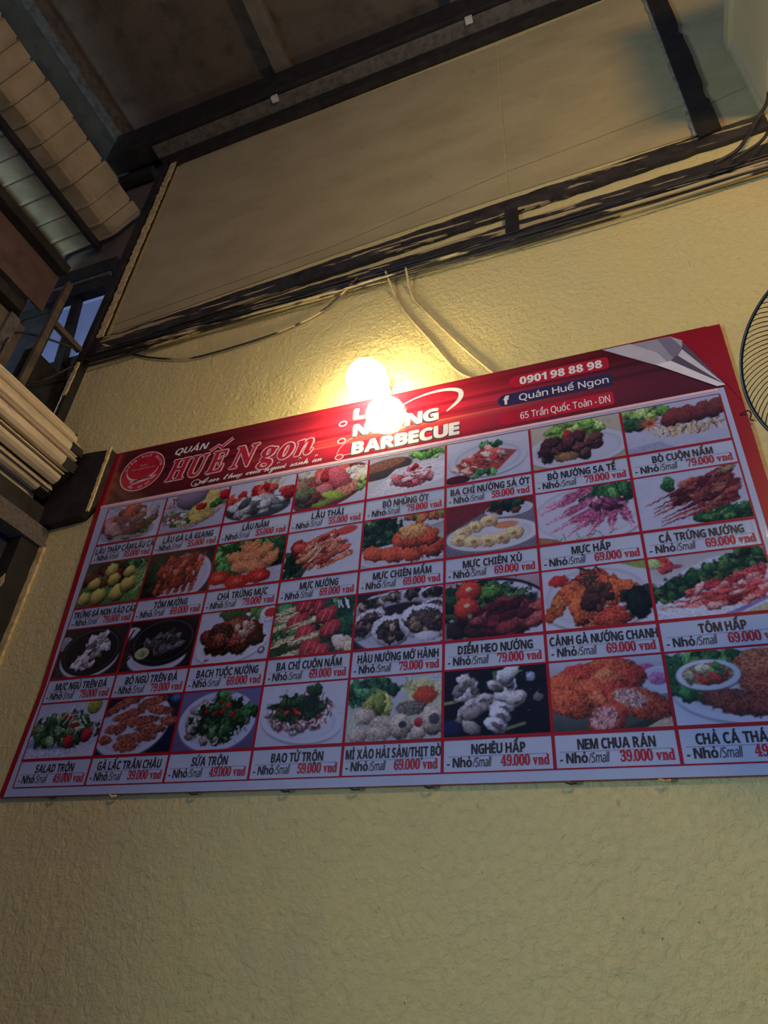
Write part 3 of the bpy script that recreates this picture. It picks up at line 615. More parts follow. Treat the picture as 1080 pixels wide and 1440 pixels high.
    if k == (1, 5):
        p = P((130, 44, 44), (110, 50, 54)).poly([(0, .55), (.42, .2), (1, .25), (1, 1), (0, 1)], (126, 120, 136), .02)
        for i in range(26): p.line([(i * .05 - .3, 1), (i * .05 + .1, .2)], .006, (70, 66, 84), .008)
        p.poly([(0, 0), (1, 0), (1, .1), (.44, .22), (0, .52)], (130, 44, 46), .02).plate(.72, .2, .28, .15).pile(.68, .14, .14, .05, 8, .06, BRN).leafy(.7, .08, .18, .06, 14, DG)
        p.plate(.52, .66, .52, .3, (222, 220, 230)).ell(.68, .52, .2, .13, (226, 222, 232), 0, .02, .1, 0).ell(.68, .5, .15, .08, (226, 140, 90), 0, .02, .1, .1)
        for x, y in ((.2, .56), (.34, .46), (.5, .38), (.16, .68), (.32, .74), (.48, .76), (.62, .74), (.76, .68)):
            p.ell(x, y, .095, .105, (226, 190, 134), 0, .02, .5, .3, .1, .15).ell(x, y + .01, .04, .045, (176, 130, 84), 0, .02, .1, .2)
        return p
    if k == (1, 6):
        p = P(WH, WH).plate(.5, .5, .62, .6, (216, 214, 228)).poly([(0, .84), (.2, .92), (.25, 1), (0, 1)], (176, 120, 80)).leafy(.8, .2, .26, .18, 24, GR, .08)
        for x0, y0, x1, y1 in ((.05, .42, .5, .1), (.1, .62, .58, .28), (.15, .78, .62, .46), (.3, .88, .66, .5), (.48, .96, .7, .5), (.72, .95, .78, .5), (.95, .9, .86, .48), (.1, .3, .55, .06)):
            p.line([(x1, y1), (x0, y0)], .095, (196, 118, 150), .02, .5, True); p.line([(x1, y1), ((x0 + x1) / 2, (y0 + y1) / 2)], .085, (176, 84, 120), .03, .6)
            p.line([((x0 + x1) / 2, (y0 + y1) / 2 - .02), (x0, y0 - .02)], .025, (230, 180, 200), .03)
        p.pile(.72, .38, .18, .1, 34, .035, [(120, 50, 84), (180, 110, 140), (90, 40, 60)], 2.6); return p.strands(.5, .94, .4, .03, 12, .12, .01, [(90, 140, 60)])
    if k == (1, 7):
        p = P(LAV, LAV).leafy(.78, .86, .28, .12, 34, GR, .05).pile(.3, .2, .04, .05, 3, .06, GR)
        for i in range(7): p.line([(.9, .02 + .1 * i), (.08 + .03 * ((i * 2) % 3) + .02 * i, .56 + .062 * i)], .062, ((128, 46, 44), (96, 32, 34), (150, 62, 52))[i % 3], .02, .9, True)
        p.pile(.66, .4, .32, .24, 70, .035, [(120, 42, 42), (90, 28, 32), (150, 66, 54), (176, 100, 76)], 3, -24, 26)
        return p.ell(.88, .06, .09, .06, (150, 130, 90), -20, .02, .5, .5)
    if k == (2, 0):
        p = P((60, 44, 44), (44, 30, 34)).strands(.1, .6, .15, .4, 16, .3, .02, [(100, 50, 44), (70, 60, 64)]).plate(.5, .62, .45, .42, (214, 214, 230)).ell(.05, .3, .12, .16, (160, 160, 176))
        p.ell(.5, .5, .46, .5, (30, 32, 38), 0, .02, .1, .1).ell(.5, .49, .42, .44, (70, 74, 84), 0, .02, .0, .1).ell(.5, .5, .405, .42, (20, 22, 28), 0, .02, .1, .2)
        return p.pile(.58, .38, .17, .22, 40, .045, [(226, 222, 222), (196, 190, 196), (150, 130, 130)], 2.2).pile(.42, .7, .17, .14, 26, .045, [(226, 206, 200), (180, 150, 150), (236, 230, 226)], 1.6)
    if k == (2, 1):
        p = P((50, 32, 34), (40, 26, 30)).plate(.5, .74, .42, .32, (206, 206, 224)).ell(.06, .24, .14, .14, (190, 190, 206)).strands(.05, .6, .1, .3, 12, .3, .02, [(90, 44, 40), (60, 40, 44)])
        p.ell(.54, .46, .47, .48, (24, 24, 28), 0, .02, .1, .1).ell(.54, .44, .43, .42, (66, 68, 74), 0, .02, 0, .1).ell(.54, .45, .41, .40, (26, 24, 28), 0, .02, .1, .2)
        p.pile(.55, .5, .25, .2, 40, .045, [(66, 60, 66), (96, 92, 98), (50, 44, 48), (130, 126, 130)], 2.2)
        return p.ell(.28, .66, .11, .12, (196, 204, 140), 0, .02, .1, .1).ell(.28, .66, .075, .08, (150, 168, 96), 0, .02, .1, .5)
    if k == (2, 2):
        p = P(LAV, LAV).pile(.6, .06, .26, .06, 7, .1, GR, 2.4).ell(.65, .12, .04, .05, (236, 236, 236)).ell(.94, .16, .14, .17, (222, 222, 236)).ell(.95, .13, .1, .1, (214, 50, 54), 0, .02, .1)
        p.plate(.5, .66, .48, .34, (222, 220, 232), -8)
        p.pile(.5, .5, .33, .26, 44, .095, [(120, 48, 40), (84, 30, 28), (150, 70, 54), (60, 26, 28)], 1.4, sh=1.0, tex=.9).pile(.66, .36, .14, .14, 9, .05, [(214, 170, 150), (196, 140, 120)])
        p.sparkle(.5, .5, .3, .24, 34, (230, 190, 170), .011)
        return p.ell(.9, .82, .05, .075, (90, 40, 60)).ell(.9, .82, .035, .055, (190, 180, 196)).ell(.2, .92, .05, .03, (170, 60, 110))
    if k == (2, 3):
        p = P((40, 104, 60), (30, 84, 50)).leafy(.6, .3, .6, .6, 40, ((50, 130, 74), (34, 100, 60), (90, 160, 100)), .1)
        for x, y in ((.5, .14), (.3, .36), (.42, .6), (.5, .86), (.66, .3), (.72, .56), (.62, .96), (.38, .06)):
            p.line([(x - .05, y + .02), (x - .42, y + .18)], .06, (206, 186, 140), .02, .6); p.strands(x - .36, y + .17, .05, .05, 9, .2, .014, [(226, 212, 176), (140, 90, 70)], 165, 20)
            p.ell(x, y, .12, .13, (184, 50, 56), -25, .02, .7, .4, .1, .1).line([(x - .06, y + .1), (x - .01, y - .1)], .012, (226, 150, 150), .01).line([(x + .02, y + .1), (x + .06, y - .08)], .012, (220, 140, 140), .01)
        return p.pile(.92, .9, .08, .1, 4, .09, [(220, 176, 160), (206, 196, 150)]).strands(.85, .06, .08, .04, 5, .14, .02, [(226, 230, 226)], 80, 20)
    if k == (2, 4):
        p = P((60, 36, 44), (46, 34, 44)).plate(.56, .6, .6, .52, (196, 192, 216)).ell(.5, .35, .34, .12, (40, 34, 36), -6, .04)
        for x, y, a, b, r in ((.18, .22, .2, .13, -25), (.42, .12, .16, .1, -10), (.66, .1, .13, .12, 0), (.88, .12, .15, .12, -10), (.9, .38, .14, .12, 10), (.14, .56, .2, .2, -35), (.42, .72, .19, .24, 10), (.8, .62, .25, .26, 10)):
            p.ell(x, y, a, b, (206, 200, 216), r, .02, .5, .3, 0, .12); p.ell(x, y, a * .78, b * .75, (74, 58, 52), r, .02, .6, .9, .2, .3)
            p.pile(x, y, a * .6, b * .6, 12, .035, [(120, 96, 80), (60, 44, 40), (150, 126, 100), (40, 34, 34)], 1.8)
        return p.ell(.82, .86, .15, .09, (214, 206, 220), 0, .02, .3, .1)
    if k == (2, 5):
        p = P((200, 170, 176), (60, 40, 44)).ell(.5, .75, .66, .76, (40, 36, 46), 0, .02).ell(.5, .78, .645, .74, (206, 206, 224), 0, .02, 0, 0).leafy(.36, .36, .42, .3, 60, ((40, 76, 44), (28, 52, 34), (74, 110, 60)), .07)
        p.poly([(.0, .7), (.6, .35), (.98, .3), (.98, .8), (.7, 1), (0, 1)], (36, 44, 34), .06, tex=.5).pile(.45, .22, .06, .05, 6, .06, LG).pile(.3, .8, .25, .15, 12, .08, [(80, 36, 30), (50, 30, 26)])
        for x, y in ((.26, .2), (.24, .48)): p.ell(x, y, .12, .16, (196, 56, 40), 0, .02, .7, .3).ell(x, y - .05, .04, .05, (230, 190, 150), 0, .02, .2, .4)
        p.ell(.27, .62, .03, .05, (120, 160, 110))
        return p.pile(.68, .68, .34, .26, 54, .07, [(126, 44, 44), (100, 34, 38), (160, 72, 68), (80, 26, 30)], 2.0, -20, 60, sh=.9)
    if k == (2, 6):
        p = P(WH, WH).poly([(.6, 0), (1, 0), (1, .16), (.75, .06)], (150, 176, 70)).plate(.5, .5, .56, .56, (214, 212, 224)).ell(.17, .2, .09, .09, (200, 44, 38), 0, .02, .5)
        for x, y, a, b, r in ((.12, .66, .16, .1, -50), (.22, .46, .18, .11, -45), (.36, .3, .18, .13, -30), (.5, .2, .16, .12, 0), (.62, .3, .16, .13, 30), (.78, .42, .2, .12, 25), (.36, .5, .14, .13, 0), (.6, .54, .16, .14, 0), (.46, .84, .18, .16, 10), (.62, .86, .16, .15, 0), (.36, .72, .1, .2, 0)):
            p.ell(x, y, a, b, ((210, 92, 46), (190, 66, 44), (220, 120, 60))[int(x * 50) % 3], r, .02, .6, .6, .15, .3)
        p.pile(.5, .5, .12, .16, 12, .07, [(110, 60, 44), (80, 44, 36)], 1.4).strands(.5, .16, .18, .1, 26, .2, .013, [(60, 64, 40), (120, 60, 40), (40, 44, 34)])
        p.pile(.9, .62, .1, .12, 10, .09, [(36, 44, 34), (24, 34, 26)]).line([(.02, .8), (.28, .3)], .012, (200, 60, 50))
        return p
    if k == (2, 7):
        p = P((196, 190, 190), LAV).poly([(0, .45), (.5, .1), (.9, .0), (1, .0), (1, 1), (0, 1)], (214, 214, 228), .03).pile(.13, .12, .08, .08, 5, .06, RED).ell(.05, .1, .08, .1, (190, 206, 130)).ell(.2, .18, .12, .05, (190, 70, 90))
        p.poly([(0, .85), (.4, .45), (1, .1), (1, 1), (.1, 1)], (226, 226, 238), .03)
        for i in range(7): p.leafy(.08 + .13 * i, .58 - .07 * i, .13, .14, 13, ((52, 96, 50), (34, 70, 40), (80, 120, 60)), .045)
        for i in range(6): p.line([(.94 - .02 * i, .34 + .09 * i), (.30 - .05 * i + .12 * (5 - i) * .6, .42 + .08 * i)], .075, ((214, 76, 74), (190, 54, 60), (228, 110, 100))[i % 3], .02, .7, True)
        p.pile(.62, .62, .34, .24, 60, .035, [(216, 80, 76), (184, 50, 58), (236, 150, 140)], 2.8, -15, 36)
        return p.poly([(.5, 1), (1, .72), (1, .78), (.66, 1)], (150, 130, 190), .02).poly([(.66, 1), (1, .8), (1, 1)], (206, 200, 160), .02)
    if k == (3, 0):
        p = P(LAV, WH).ell(.82, .1, .11, .16, (150, 160, 60), 0, .02, .4).ell(.45, .74, .56, .24, (206, 210, 232), -6, .02, .1).ell(.46, .66, .5, .19, (150, 160, 190), -6, .03)
        p.leafy(.44, .5, .42, .26, 90, ((60, 110, 60), (40, 84, 50), (110, 150, 90), (150, 180, 130)), .055)
        for x, y in ((.58, .72), (.82, .62), (.6, .42), (.5, .26)): p.ell(x, y, .07, .11 if y > .5 else .06, (176, 30, 44), 0, .02, .7, .2)
        return p.strands(.55, .36, .25, .15, 16, .2, .014, [(214, 220, 206), (190, 206, 170)])
    if k == (3, 1):
        p = P((30, 34, 60), (24, 28, 52)).ell(.92, .06, .1, .1, (80, 120, 200), 0, .08, 0).plate(.42, .5, .5, .54, (206, 206, 230), -10)
        for x, y, a, r in ((.3, .08, .3, -20), (.62, .1, .3, -10), (.35, .3, .34, -14), (.75, .26, .3, 10), (.5, .44, .42, -3), (.9, .46, .2, 0), (.2, .56, .22, 0), (.68, .58, .32, 4), (.5, .72, .4, 0), (.4, .86, .26, 3), (.1, .74, .14, 0), (.12, .2, .2, -35)):
            p.ell(x, y, a * .62, .078, (156, 80, 60), r, .02, .6, .7, .5, .18)
        return p
    if k == (3, 2):
        p = P((120, 110, 160), (100, 84, 130)).plate(.5, .52, .48, .5, (198, 200, 226)); p.pile(.5, .5, .35, .34, 40, .07, [(140, 130, 130), (170, 160, 150), (110, 104, 100)])
        p.strands(.5, .52, .34, .33, 110, .13, .013, [(190, 176, 170), (160, 150, 140), (210, 200, 196), (130, 120, 110)], curl=.8).leafy(.55, .5, .28, .3, 20, ((50, 90, 50), (80, 120, 70)), .045)
        return p.pile(.45, .4, .25, .25, 6, .03, RED).leafy(.55, .08, .12, .05, 5).leafy(.9, .4, .06, .08, 5)
    if k == (3, 3):
        p = P(WH, LAV).plate(.5, .6, .48, .36, (214, 214, 232), 8)
        p.pile(.48, .5, .33, .24, 30, .07, [(196, 186, 184), (150, 130, 130), (120, 100, 100)]).strands(.48, .5, .33, .24, 90, .16, .016, [(206, 190, 190), (140, 40, 64), (190, 170, 160), (110, 60, 70), (226, 216, 216)], curl=.8)
        return p.leafy(.45, .4, .3, .2, 14, ((60, 96, 50), (40, 70, 44)), .045).pile(.5, .45, .3, .2, 6, .03, RED).leafy(.62, .14, .06, .06, 3).line([(.5, .2), (.54, .1)], .015, (190, 30, 40)).line([(.8, .3), (.86, .42)], .01, (150, 20, 30))
    if k == (3, 4):
        p = P(LAV, (180, 190, 180)).strands(.8, .4, .2, .3, 50, .3, .012, [(206, 206, 130), (176, 180, 110), (226, 226, 160)], 40, 200, .8)
        p.poly([(0, .22), (.2, .06), (.34, .0), (.46, .04), (.55, .3), (.3, .4), (.1, .56), (0, .4)], (36, 96, 56), .03, tex=.9).leafy(.24, .2, .26, .16, 30, ((44, 110, 66), (34, 84, 54), (70, 130, 80)), .06)
        p.strands(.72, .2, .16, .1, 60, .24, .012, [(206, 204, 130), (160, 164, 96), (226, 222, 160)], 10, 120, 1.0).ell(.82, .34, .1, .13, (206, 72, 44), 0, .015, .2, .3, 0, .15)
        p.pile(.3, .44, .12, .1, 6, .08, [(176, 180, 90), (140, 160, 70)], 2).ell(.68, .52, .14, .1, (120, 110, 100), 0, .02, .5, .5)
        for x, y, a, b in ((.2, .62, .1, .12), (.4, .72, .15, .1), (.36, .86, .15, .1), (.14, .9, .09, .12), (.58, .78, .11, .16), (.9, .72, .12, .18), (.76, .9, .07, .12)):
            p.ell(x, y, a, b, (186, 166, 150), 0, .02, .6, .4, .05, .2)
        p.ell(.6, .76, .05, .06, (60, 56, 60)).ell(.92, .7, .06, .09, (80, 80, 84)).ell(.76, .74, .05, .08, (190, 50, 50))
        return p.strands(.05, .8, .06, .2, 16, .2, .01, [(200, 210, 180)], -60, 60)
    if k == (3, 5):
        p = P((24, 26, 34), (14, 14, 20)).ell(.08, .85, .14, .14, (30, 34, 84), 0, .06).line([(.0, .5), (.2, .46), (.34, .38)], .03, (130, 150, 90)).line([(.5, .08), (.52, .34)], .032, (90, 120, 70)).line([(.6, .14), (.76, .08)], .02, (90, 140, 60))
        for i in range(26):
            x, y = p.rg.uniform(.14, .72), p.rg.uniform(.1, .9)
            if x > .55 and y > .66: continue
            r = p.rg.uniform(-60, 60); a = p.rg.uniform(.07, .11); c = [(206, 200, 200), (176, 170, 172), (150, 140, 136), (196, 196, 214)][i % 4]
            p.ell(x, y + .02, a * 1.1, a * .95, (20, 18, 22), r, .03, 0, 0).ell(x, y, a, a * .85, c, r, .015, .8, .3, .1, .1)
            if i % 2: p.ell(x + .01, y + .02, a * .6, a * .45, (110, 96, 90), r, .02, .5, .5)
        return p.ell(.84, .18, .045, .08, (150, 160, 196), 20, .02, .5).ell(.9, .48, .05, .06, (110, 104, 110), 30, .02, .5).line([(.6, .9), (.76, .84)], .03, (110, 120, 80)).sparkle(.5, .5, .45, .45, 16)
    if k == (3, 6):
        p = P(LAV, (60, 70, 60)).poly([(0, .8), (.3, .82), (.8, .86), (1, .76), (1, 1), (0, 1)], (40, 62, 48), .03).pile(.46, .12, .1, .08, 18, .045, GR).poly([(.75, 1), (.95, .84), (1, .86), (1, 1)], (206, 180, 150))
        p.ell(.84, .2, .09, .09, (196, 80, 130), 0, .02, .4).plate(.94, .36, .16, .2).ell(.93, .34, .09, .1, (190, 110, 160), 0, .02, .3, .4)
        for x, y, a, b, r in ((.34, .22, .2, .14, 10), (.6, .14, .2, .12, 15), (.16, .36, .18, .15, 15), (.7, .3, .12, .13, 0), (.5, .32, .12, .14, 0), (.38, .46, .13, .15, 20), (.16, .6, .2, .17, 20), (.44, .56, .1, .1, 0), (.56, .46, .1, .12, 0)):
            p.ell(x, y, a, b, ((206, 84, 50), (190, 60, 44), (214, 104, 60))[int(x * 40) % 3], r, .02, .7, .6, .25, .15)
        p.ell(.76, .66, .24, .17, (196, 76, 46), 20, .02, .6, .5, .2, .1).ell(.68, .58, .13, .11, (206, 150, 140), 20, .02, .2, .7, .1, .1).ell(.48, .84, .15, .17, (190, 70, 50), -30, .02, .6, .4, .2)
        return p.ell(.45, .84, .11, .13, (206, 140, 136), -30, .02, .2, .7, .1, .1).sparkle(.7, .58, .1, .08, 10, (120, 60, 60))
    p = P(LAV, WH).plate(.62, .5, .62, .5, (214, 212, 226)).leafy(.3, .14, .34, .12, 34, GR, .06).pile(.1, .4, .1, .22, 12, .07, GR).pile(.22, .62, .12, .08, 8, .06, GR)
    p.ell(.78, .34, .24, .26, (176, 92, 58), 10, .02, .5, .6, .5, .1).ell(.86, .56, .3, .16, (150, 72, 48), 10, .02, .6, .6, .5, .1).ell(.5, .72, .24, .15, (120, 56, 44), 15, .02, .6, .6, .4, .1).ell(.84, .76, .3, .12, (130, 60, 44), 4, .02, .6, .6, .4)
    p.ell(.32, .36, .27, .22, (96, 84, 80), 0, .03, 0, 0).ell(.32, .34, .26, .215, (226, 224, 234), 0, .015, .1, 0).ell(.32, .33, .21, .155, (150, 120, 84), 0, .015, .1, .5)
    return p.pile(.32, .32, .16, .1, 20, .045, [(60, 120, 60), (90, 140, 70), (206, 60, 50), (206, 190, 140)])

_yy, _xx = np.meshgrid(np.arange(PH), np.arange(PW), indexing='ij')
def raster(name, arr, x0, x1, z0, z1, y, parent):
    h, w = arr.shape[:2]
    xs = np.linspace(x0, x1, w); zs = np.linspace(z1, z0, h)
    co = np.empty((h, w, 3), np.float32); co[..., 0] = xs[None]; co[..., 1] = y; co[..., 2] = zs[:, None]
    idx = np.arange(h * w).reshape(h, w)
    q = np.stack([idx[1:, :-1], idx[1:, 1:], idx[:-1, 1:], idx[:-1, :-1]], -1).reshape(-1, 4)
    me = bpy.data.meshes.new(name); me.vertices.add(h * w); me.vertices.foreach_set('co', co.ravel())
    me.loops.add(q.size); me.loops.foreach_set('vertex_index', q.ravel().astype(np.int32))
    me.polygons.add(len(q)); me.polygons.foreach_set('loop_start', np.arange(0, q.size, 4, dtype=np.int32))
    me.update(calc_edges=True)
    at = me.color_attributes.new('print', 'FLOAT_COLOR', 'POINT')
    c = np.ones((h, w, 4), np.float32); c[..., :3] = arr; at.data.foreach_set('color', c.ravel())
    me.materials.append(PRINT)
    return link(name, me, parent)

# ---- text helper (flat lettering turned into meshes)
import unicodedata
GC = {}
def glyph(ch, style):
    k = (ch, style)
    if k not in GC:
        u = ch; o_ = ord(ch)
        if style == 'bold':
            if 'A' <= ch <= 'Z': u = chr(0x1D5D4 + o_ - 65)
            elif 'a' <= ch <= 'z': u = chr(0x1D5EE + o_ - 97)
            elif '0' <= ch <= '9': u = chr(0x1D7EC + o_ - 48)
        elif style == 'sans':
            if 'A' <= ch <= 'Z': u = chr(0x1D5A0 + o_ - 65)
            elif 'a' <= ch <= 'z': u = chr(0x1D5BA + o_ - 97)
            elif '0' <= ch <= '9': u = chr(0x1D7E2 + o_ - 48)
        elif style == 'serif':
            if ch in 'vnd': u = chr(0x1D41A + o_ - 97)
            elif '0' <= ch <= '9': u = chr(0x1D7CE + o_ - 48)
        elif style == 'title': u = chr((0x1D468 - 65 if ch < 'a' else 0x1D482 - 97) + o_)
        elif style == 'script': u = chr((0x1D4D0 - 65 if ch < 'a' else 0x1D4EA - 97) + o_)
        cu = bpy.data.curves.new('t', 'FONT'); cu.body = u; cu.resolution_u = 3
        o = bpy.data.objects.new('t', cu); me = bpy.data.meshes.new_from_object(o)
        co = [(v.co.x, v.co.y) for v in me.vertices]; f = [tuple(p.vertices) for p in me.polygons]
        bpy.data.objects.remove(o); bpy.data.curves.remove(cu); bpy.data.meshes.remove(me)
        mn = min(c[0] for c in co); GC[k] = ([(a - mn, b) for a, b in co], f, max(c[0] for c in co) - mn, max(c[1] for c in co))
    return GC[k]
def rib2(pts, w):
    mb = MB().strip(pts, w, 0); return [(v[0], v[2]) for v in mb.v], mb.f
def letters(body, x, z, h, width=None, y=L4, shear=0.0, bold=0.0, align='L', capref=0.72, style='bold', gap=0.085):
    V, F = [], []; cx_ = 0.0
    def add(v, f, dx=0, dy=0):
        b = len(V); V.extend((p[0] + dx, p[1] + dy) for p in v); F.extend(tuple(i + b for i in q) for q in f)
    tk = 0.125 if style == 'bold' else 0.075
    for ch in body:
        if ch == ' ': cx_ += 0.25; continue
        dbar = ch == 'Đ'
        nf = unicodedata.normalize('NFD', 'D' if dbar else ch); gv, gf, gw, gt = glyph(nf[0], style)
        gs = gap * (0.6 if ch in '.-/' else 1.0)
        add(gv, gf, cx_)
        if dbar: add(*rib2([(cx_ - 0.07, 0.36), (cx_ + 0.26, 0.36)], tk * 0.8))
        top = gt + 0.05; m = cx_ + gw / 2; cap = gt > 0.6
        for c in nf[1:]:
            o_ = ord(c)
            if o_ == 0x301: add(*rib2([(m - 0.06 + (0.14 if top > gt + 0.1 else 0), top), (m + 0.09 + (0.14 if top > gt + 0.1 else 0), top + 0.15)], tk)); top += 0.1
            elif o_ == 0x300: add(*rib2([(m + 0.06 + (0.14 if top > gt + 0.1 else 0), top), (m - 0.09 + (0.14 if top > gt + 0.1 else 0), top + 0.15)], tk)); top += 0.1
            elif o_ == 0x309: add(*rib2([(m + 0.0, top), (m + 0.02, top + 0.06), (m + 0.07, top + 0.11), (m + 0.02, top + 0.17), (m - 0.06, top + 0.15)], tk * 0.62)); top += 0.1
            elif o_ == 0x303: add(*rib2([(m - 0.15, top + 0.03), (m - 0.07, top + 0.10), (m + 0.07, top + 0.04), (m + 0.15, top + 0.11)], tk * 0.7)); top += 0.1
            elif o_ == 0x302: add(*rib2([(m - 0.15, top), (m, top + 0.12), (m + 0.15, top)], tk * 0.7)); top += 0.13
            elif o_ == 0x306: add(*rib2([(m - 0.13, top + 0.12), (m - 0.07, top + 0.03), (m + 0.07, top + 0.03), (m + 0.13, top + 0.12)], tk * 0.7)); top += 0.13
            elif o_ == 0x323: add([(m - tk * .6, -0.24), (m + tk * .6, -0.24), (m + tk * .6, -0.24 + tk * 1.2), (m - tk * .6, -0.24 + tk * 1.2)], [(0, 1, 2, 3)])
            elif o_ == 0x31B: add(*rib2([(cx_ + gw - 0.06, gt - 0.05), (cx_ + gw + 0.06, gt - 0.02), (cx_ + gw + 0.10, gt + 0.10)], tk * 0.8)); gs += 0.05
        cx_ += gw + gs
    V = [(a + b * shear, b) for a, b in V]
    mn = min(a for a, b in V); mx = max(a for a, b in V); s_ = h / capref
    sx = (width / (mx - mn)) if width else s_
    wd = (mx - mn) * sx; X0 = x if align == 'L' else (x - wd / 2 if align == 'C' else x - wd)
    offs = [(0, 0)]
    if bold: offs += [(math.cos(a) * bold, math.sin(a) * bold) for a in np.linspace(0, 2 * math.pi, 9 if bold > 0.03 else 5)[:-1]]
    VV_, FF = [], []
    for j, (ox, oz) in enumerate(offs):
        b = len(VV_); yy = y + 0.00005 * j
        VV_ += [(X0 + (a - mn) * sx + ox * s_, yy, z + (c + oz) * s_) for a, c in V]; FF += [tuple(i + b for i in q) for q in F]
    return VV_, FF
def text_obj(name, items, parent):           # items: (verts_faces, material)
    me = bpy.data.meshes.new(name); V, F, MI, mats = [], [], [], []
    for (v, f), m in items:
        if m not in mats: mats.append(m)
        b = len(V); V += v; F += [tuple(i + b for i in q) for q in f]; MI += [mats.index(m)] * len(f)
    me.from_pydata(V, [], F)
    for m in mats: me.materials.append(m)
    me.polygons.foreach_set('material_index', MI); me.update()
    return link(name, me, parent)
names = [["LẨU THẬP CẨM/LẨU CÁ", "LẨU GÀ LÁ GIANG", "LẨU NẤM", "LẨU THÁI", "BÒ NHÚNG ỚT", "BA CHỈ NƯỚNG SẢ ỚT", "BÒ NƯỚNG SA TẾ", "BÒ CUỘN NẤM"],
         ["TRỨNG GÀ NON XÀO CẢI", "TÔM NƯỚNG", "CHẢ TRỨNG MỰC", "MỰC NƯỚNG", "MỰC CHIÊN MẮM", "MỰC CHIÊN XÙ", "MỰC HẤP", "CÁ TRỨNG NƯỚNG"],
         ["MỰC NGỦ TRÊN ĐÁ", "BÒ NGỦ TRÊN ĐÁ", "BẠCH TUỘC NƯỚNG", "BA CHỈ CUỘN NẤM", "HÀU NƯỚNG MỠ HÀNH", "DIỀM HEO NƯỚNG", "CÁNH GÀ NƯỚNG CHANH", "TÔM HẤP"],
         ["SALAD TRỘN", "GÀ LẮC TRÂN CHÂU", "SỨA TRỘN", "BAO TỬ TRỘN", "MÌ XÀO HẢI SẢN/THỊT BÒ", "NGHÊU HẤP", "NEM CHUA RÁN", "CHẢ CÁ THÁC LÁC"]]
price = [[55, 55, 55, 55, 79, 59, 79, 79], [79, 69, 79, 69, 69, 69, 69, 69], [79, 79, 69, 69, 79, 79, 69, 69], [49, 39, 49, 59, 69, 49, 39, 49]]
what = [["mixed hotpot meats on a plate", "chicken hotpot with tomatoes", "grey mushrooms and tomatoes", "red seafood hotpot", "pink beef with a dark soup bowl", "stack of sliced pork belly on a plate", "brown glazed beef on lettuce", "beef rolls with mushrooms and a carrot flower"],
        ["yellow egg yolks with greens", "red grilled shrimps in a row", "orange squid patties over tomatoes", "grilled squid strips with a dip", "glazed orange fried squid", "beige fried rings around a dip", "pink steamed squid", "dark grilled fish fanned out"],
        ["white squid in a black pan", "black pan with a lime slice", "dark grilled octopus on a plate", "pork rolls with pale mushroom tails", "open oysters with brown topping", "grilled pork with two tomatoes", "orange chicken wings with a dark leaf", "red shrimps beside green herbs"],
        ["green salad with small tomatoes", "crumbed brown sticks on a blue table", "mixed pale noodles on a round plate", "pink and white tripe salad", "noodles and shrimps with a carrot flower", "open clams on black", "orange fried sausage rolls", "brown fish cake with a bowl of sauce"]]
for r in range(4):
    for c in range(8):
        x0, x1 = cols[c], cols[c + 1]
        arr = dish(r, c).out()
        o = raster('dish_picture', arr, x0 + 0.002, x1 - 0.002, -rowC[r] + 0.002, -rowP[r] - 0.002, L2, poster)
        o['label'] = 'picture of ' + what[r][c]
        w = x1 - x0; nm = names[r][c]
        tb = -rowC[r] - 0.0055; bb = -rowE[r] + 0.003; hh = tb - bb
        tw = min(0.95, 0.054 * len(nm) - 0.022 * nm.count(' ') + 0.02) * w
        it = [(letters(nm, (x0 + x1) / 2 + 0.004, bb + hh * 0.535, 0.0265, tw, bold=0.010, align='C'), INK),
              (letters("- Nhỏ", x0 + 0.014, bb + hh * 0.13, 0.0245, 0.228 * w, bold=0.008), INK),
              (letters("/Small", x0 + 0.014 + 0.235 * w, bb + hh * 0.13, 0.0245, 0.17 * w, shear=0.2, style='sans', gap=0.12, bold=0.004), INKG),
              (letters('%d.000 vnd' % price[r][c], x1 - 0.013, bb + hh * 0.13, 0.0265, 0.42 * w, bold=0.012, align='R', capref=0.69, style='serif', gap=0.05), CRIM)]
        dm = MB()
        n = 46
        for i in range(n):
            xa = x0 + 0.016 + (w - 0.032) * i / n; dm.flat([(xa, bb + hh * 0.465), (xa + (w - 0.032) / n * 0.6, bb + hh * 0.465), (xa + (w - 0.032) / n * 0.6, bb + hh * 0.48), (xa, bb + hh * 0.48)], L4)
        it.append(((dm.v, dm.f), OUTL))
        text_obj('dish_lettering', it, poster)

# ---- header print
HW, HH = 620, 84
hx = np.linspace(-0.05, 2.42, HW)[None, :] * np.ones((HH, 1)); hz = np.linspace(0.318, 0.024, HH)[:, None] * np.ones((1, HW))
rg = np.random.default_rng(5)
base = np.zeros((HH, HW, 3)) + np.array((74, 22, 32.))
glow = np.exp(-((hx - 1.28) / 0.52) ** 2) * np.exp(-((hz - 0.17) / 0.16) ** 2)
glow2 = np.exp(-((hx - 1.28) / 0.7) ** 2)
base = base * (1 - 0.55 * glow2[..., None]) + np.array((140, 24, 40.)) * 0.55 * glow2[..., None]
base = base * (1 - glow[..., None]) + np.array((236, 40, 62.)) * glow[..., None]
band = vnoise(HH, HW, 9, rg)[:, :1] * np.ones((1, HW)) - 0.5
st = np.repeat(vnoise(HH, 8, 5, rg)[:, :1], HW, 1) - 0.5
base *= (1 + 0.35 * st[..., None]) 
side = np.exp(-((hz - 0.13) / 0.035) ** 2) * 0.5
base = base * (1 - side[..., None] * 0.3) + np.array((150, 28, 44.)) * side[..., None] * 0.3
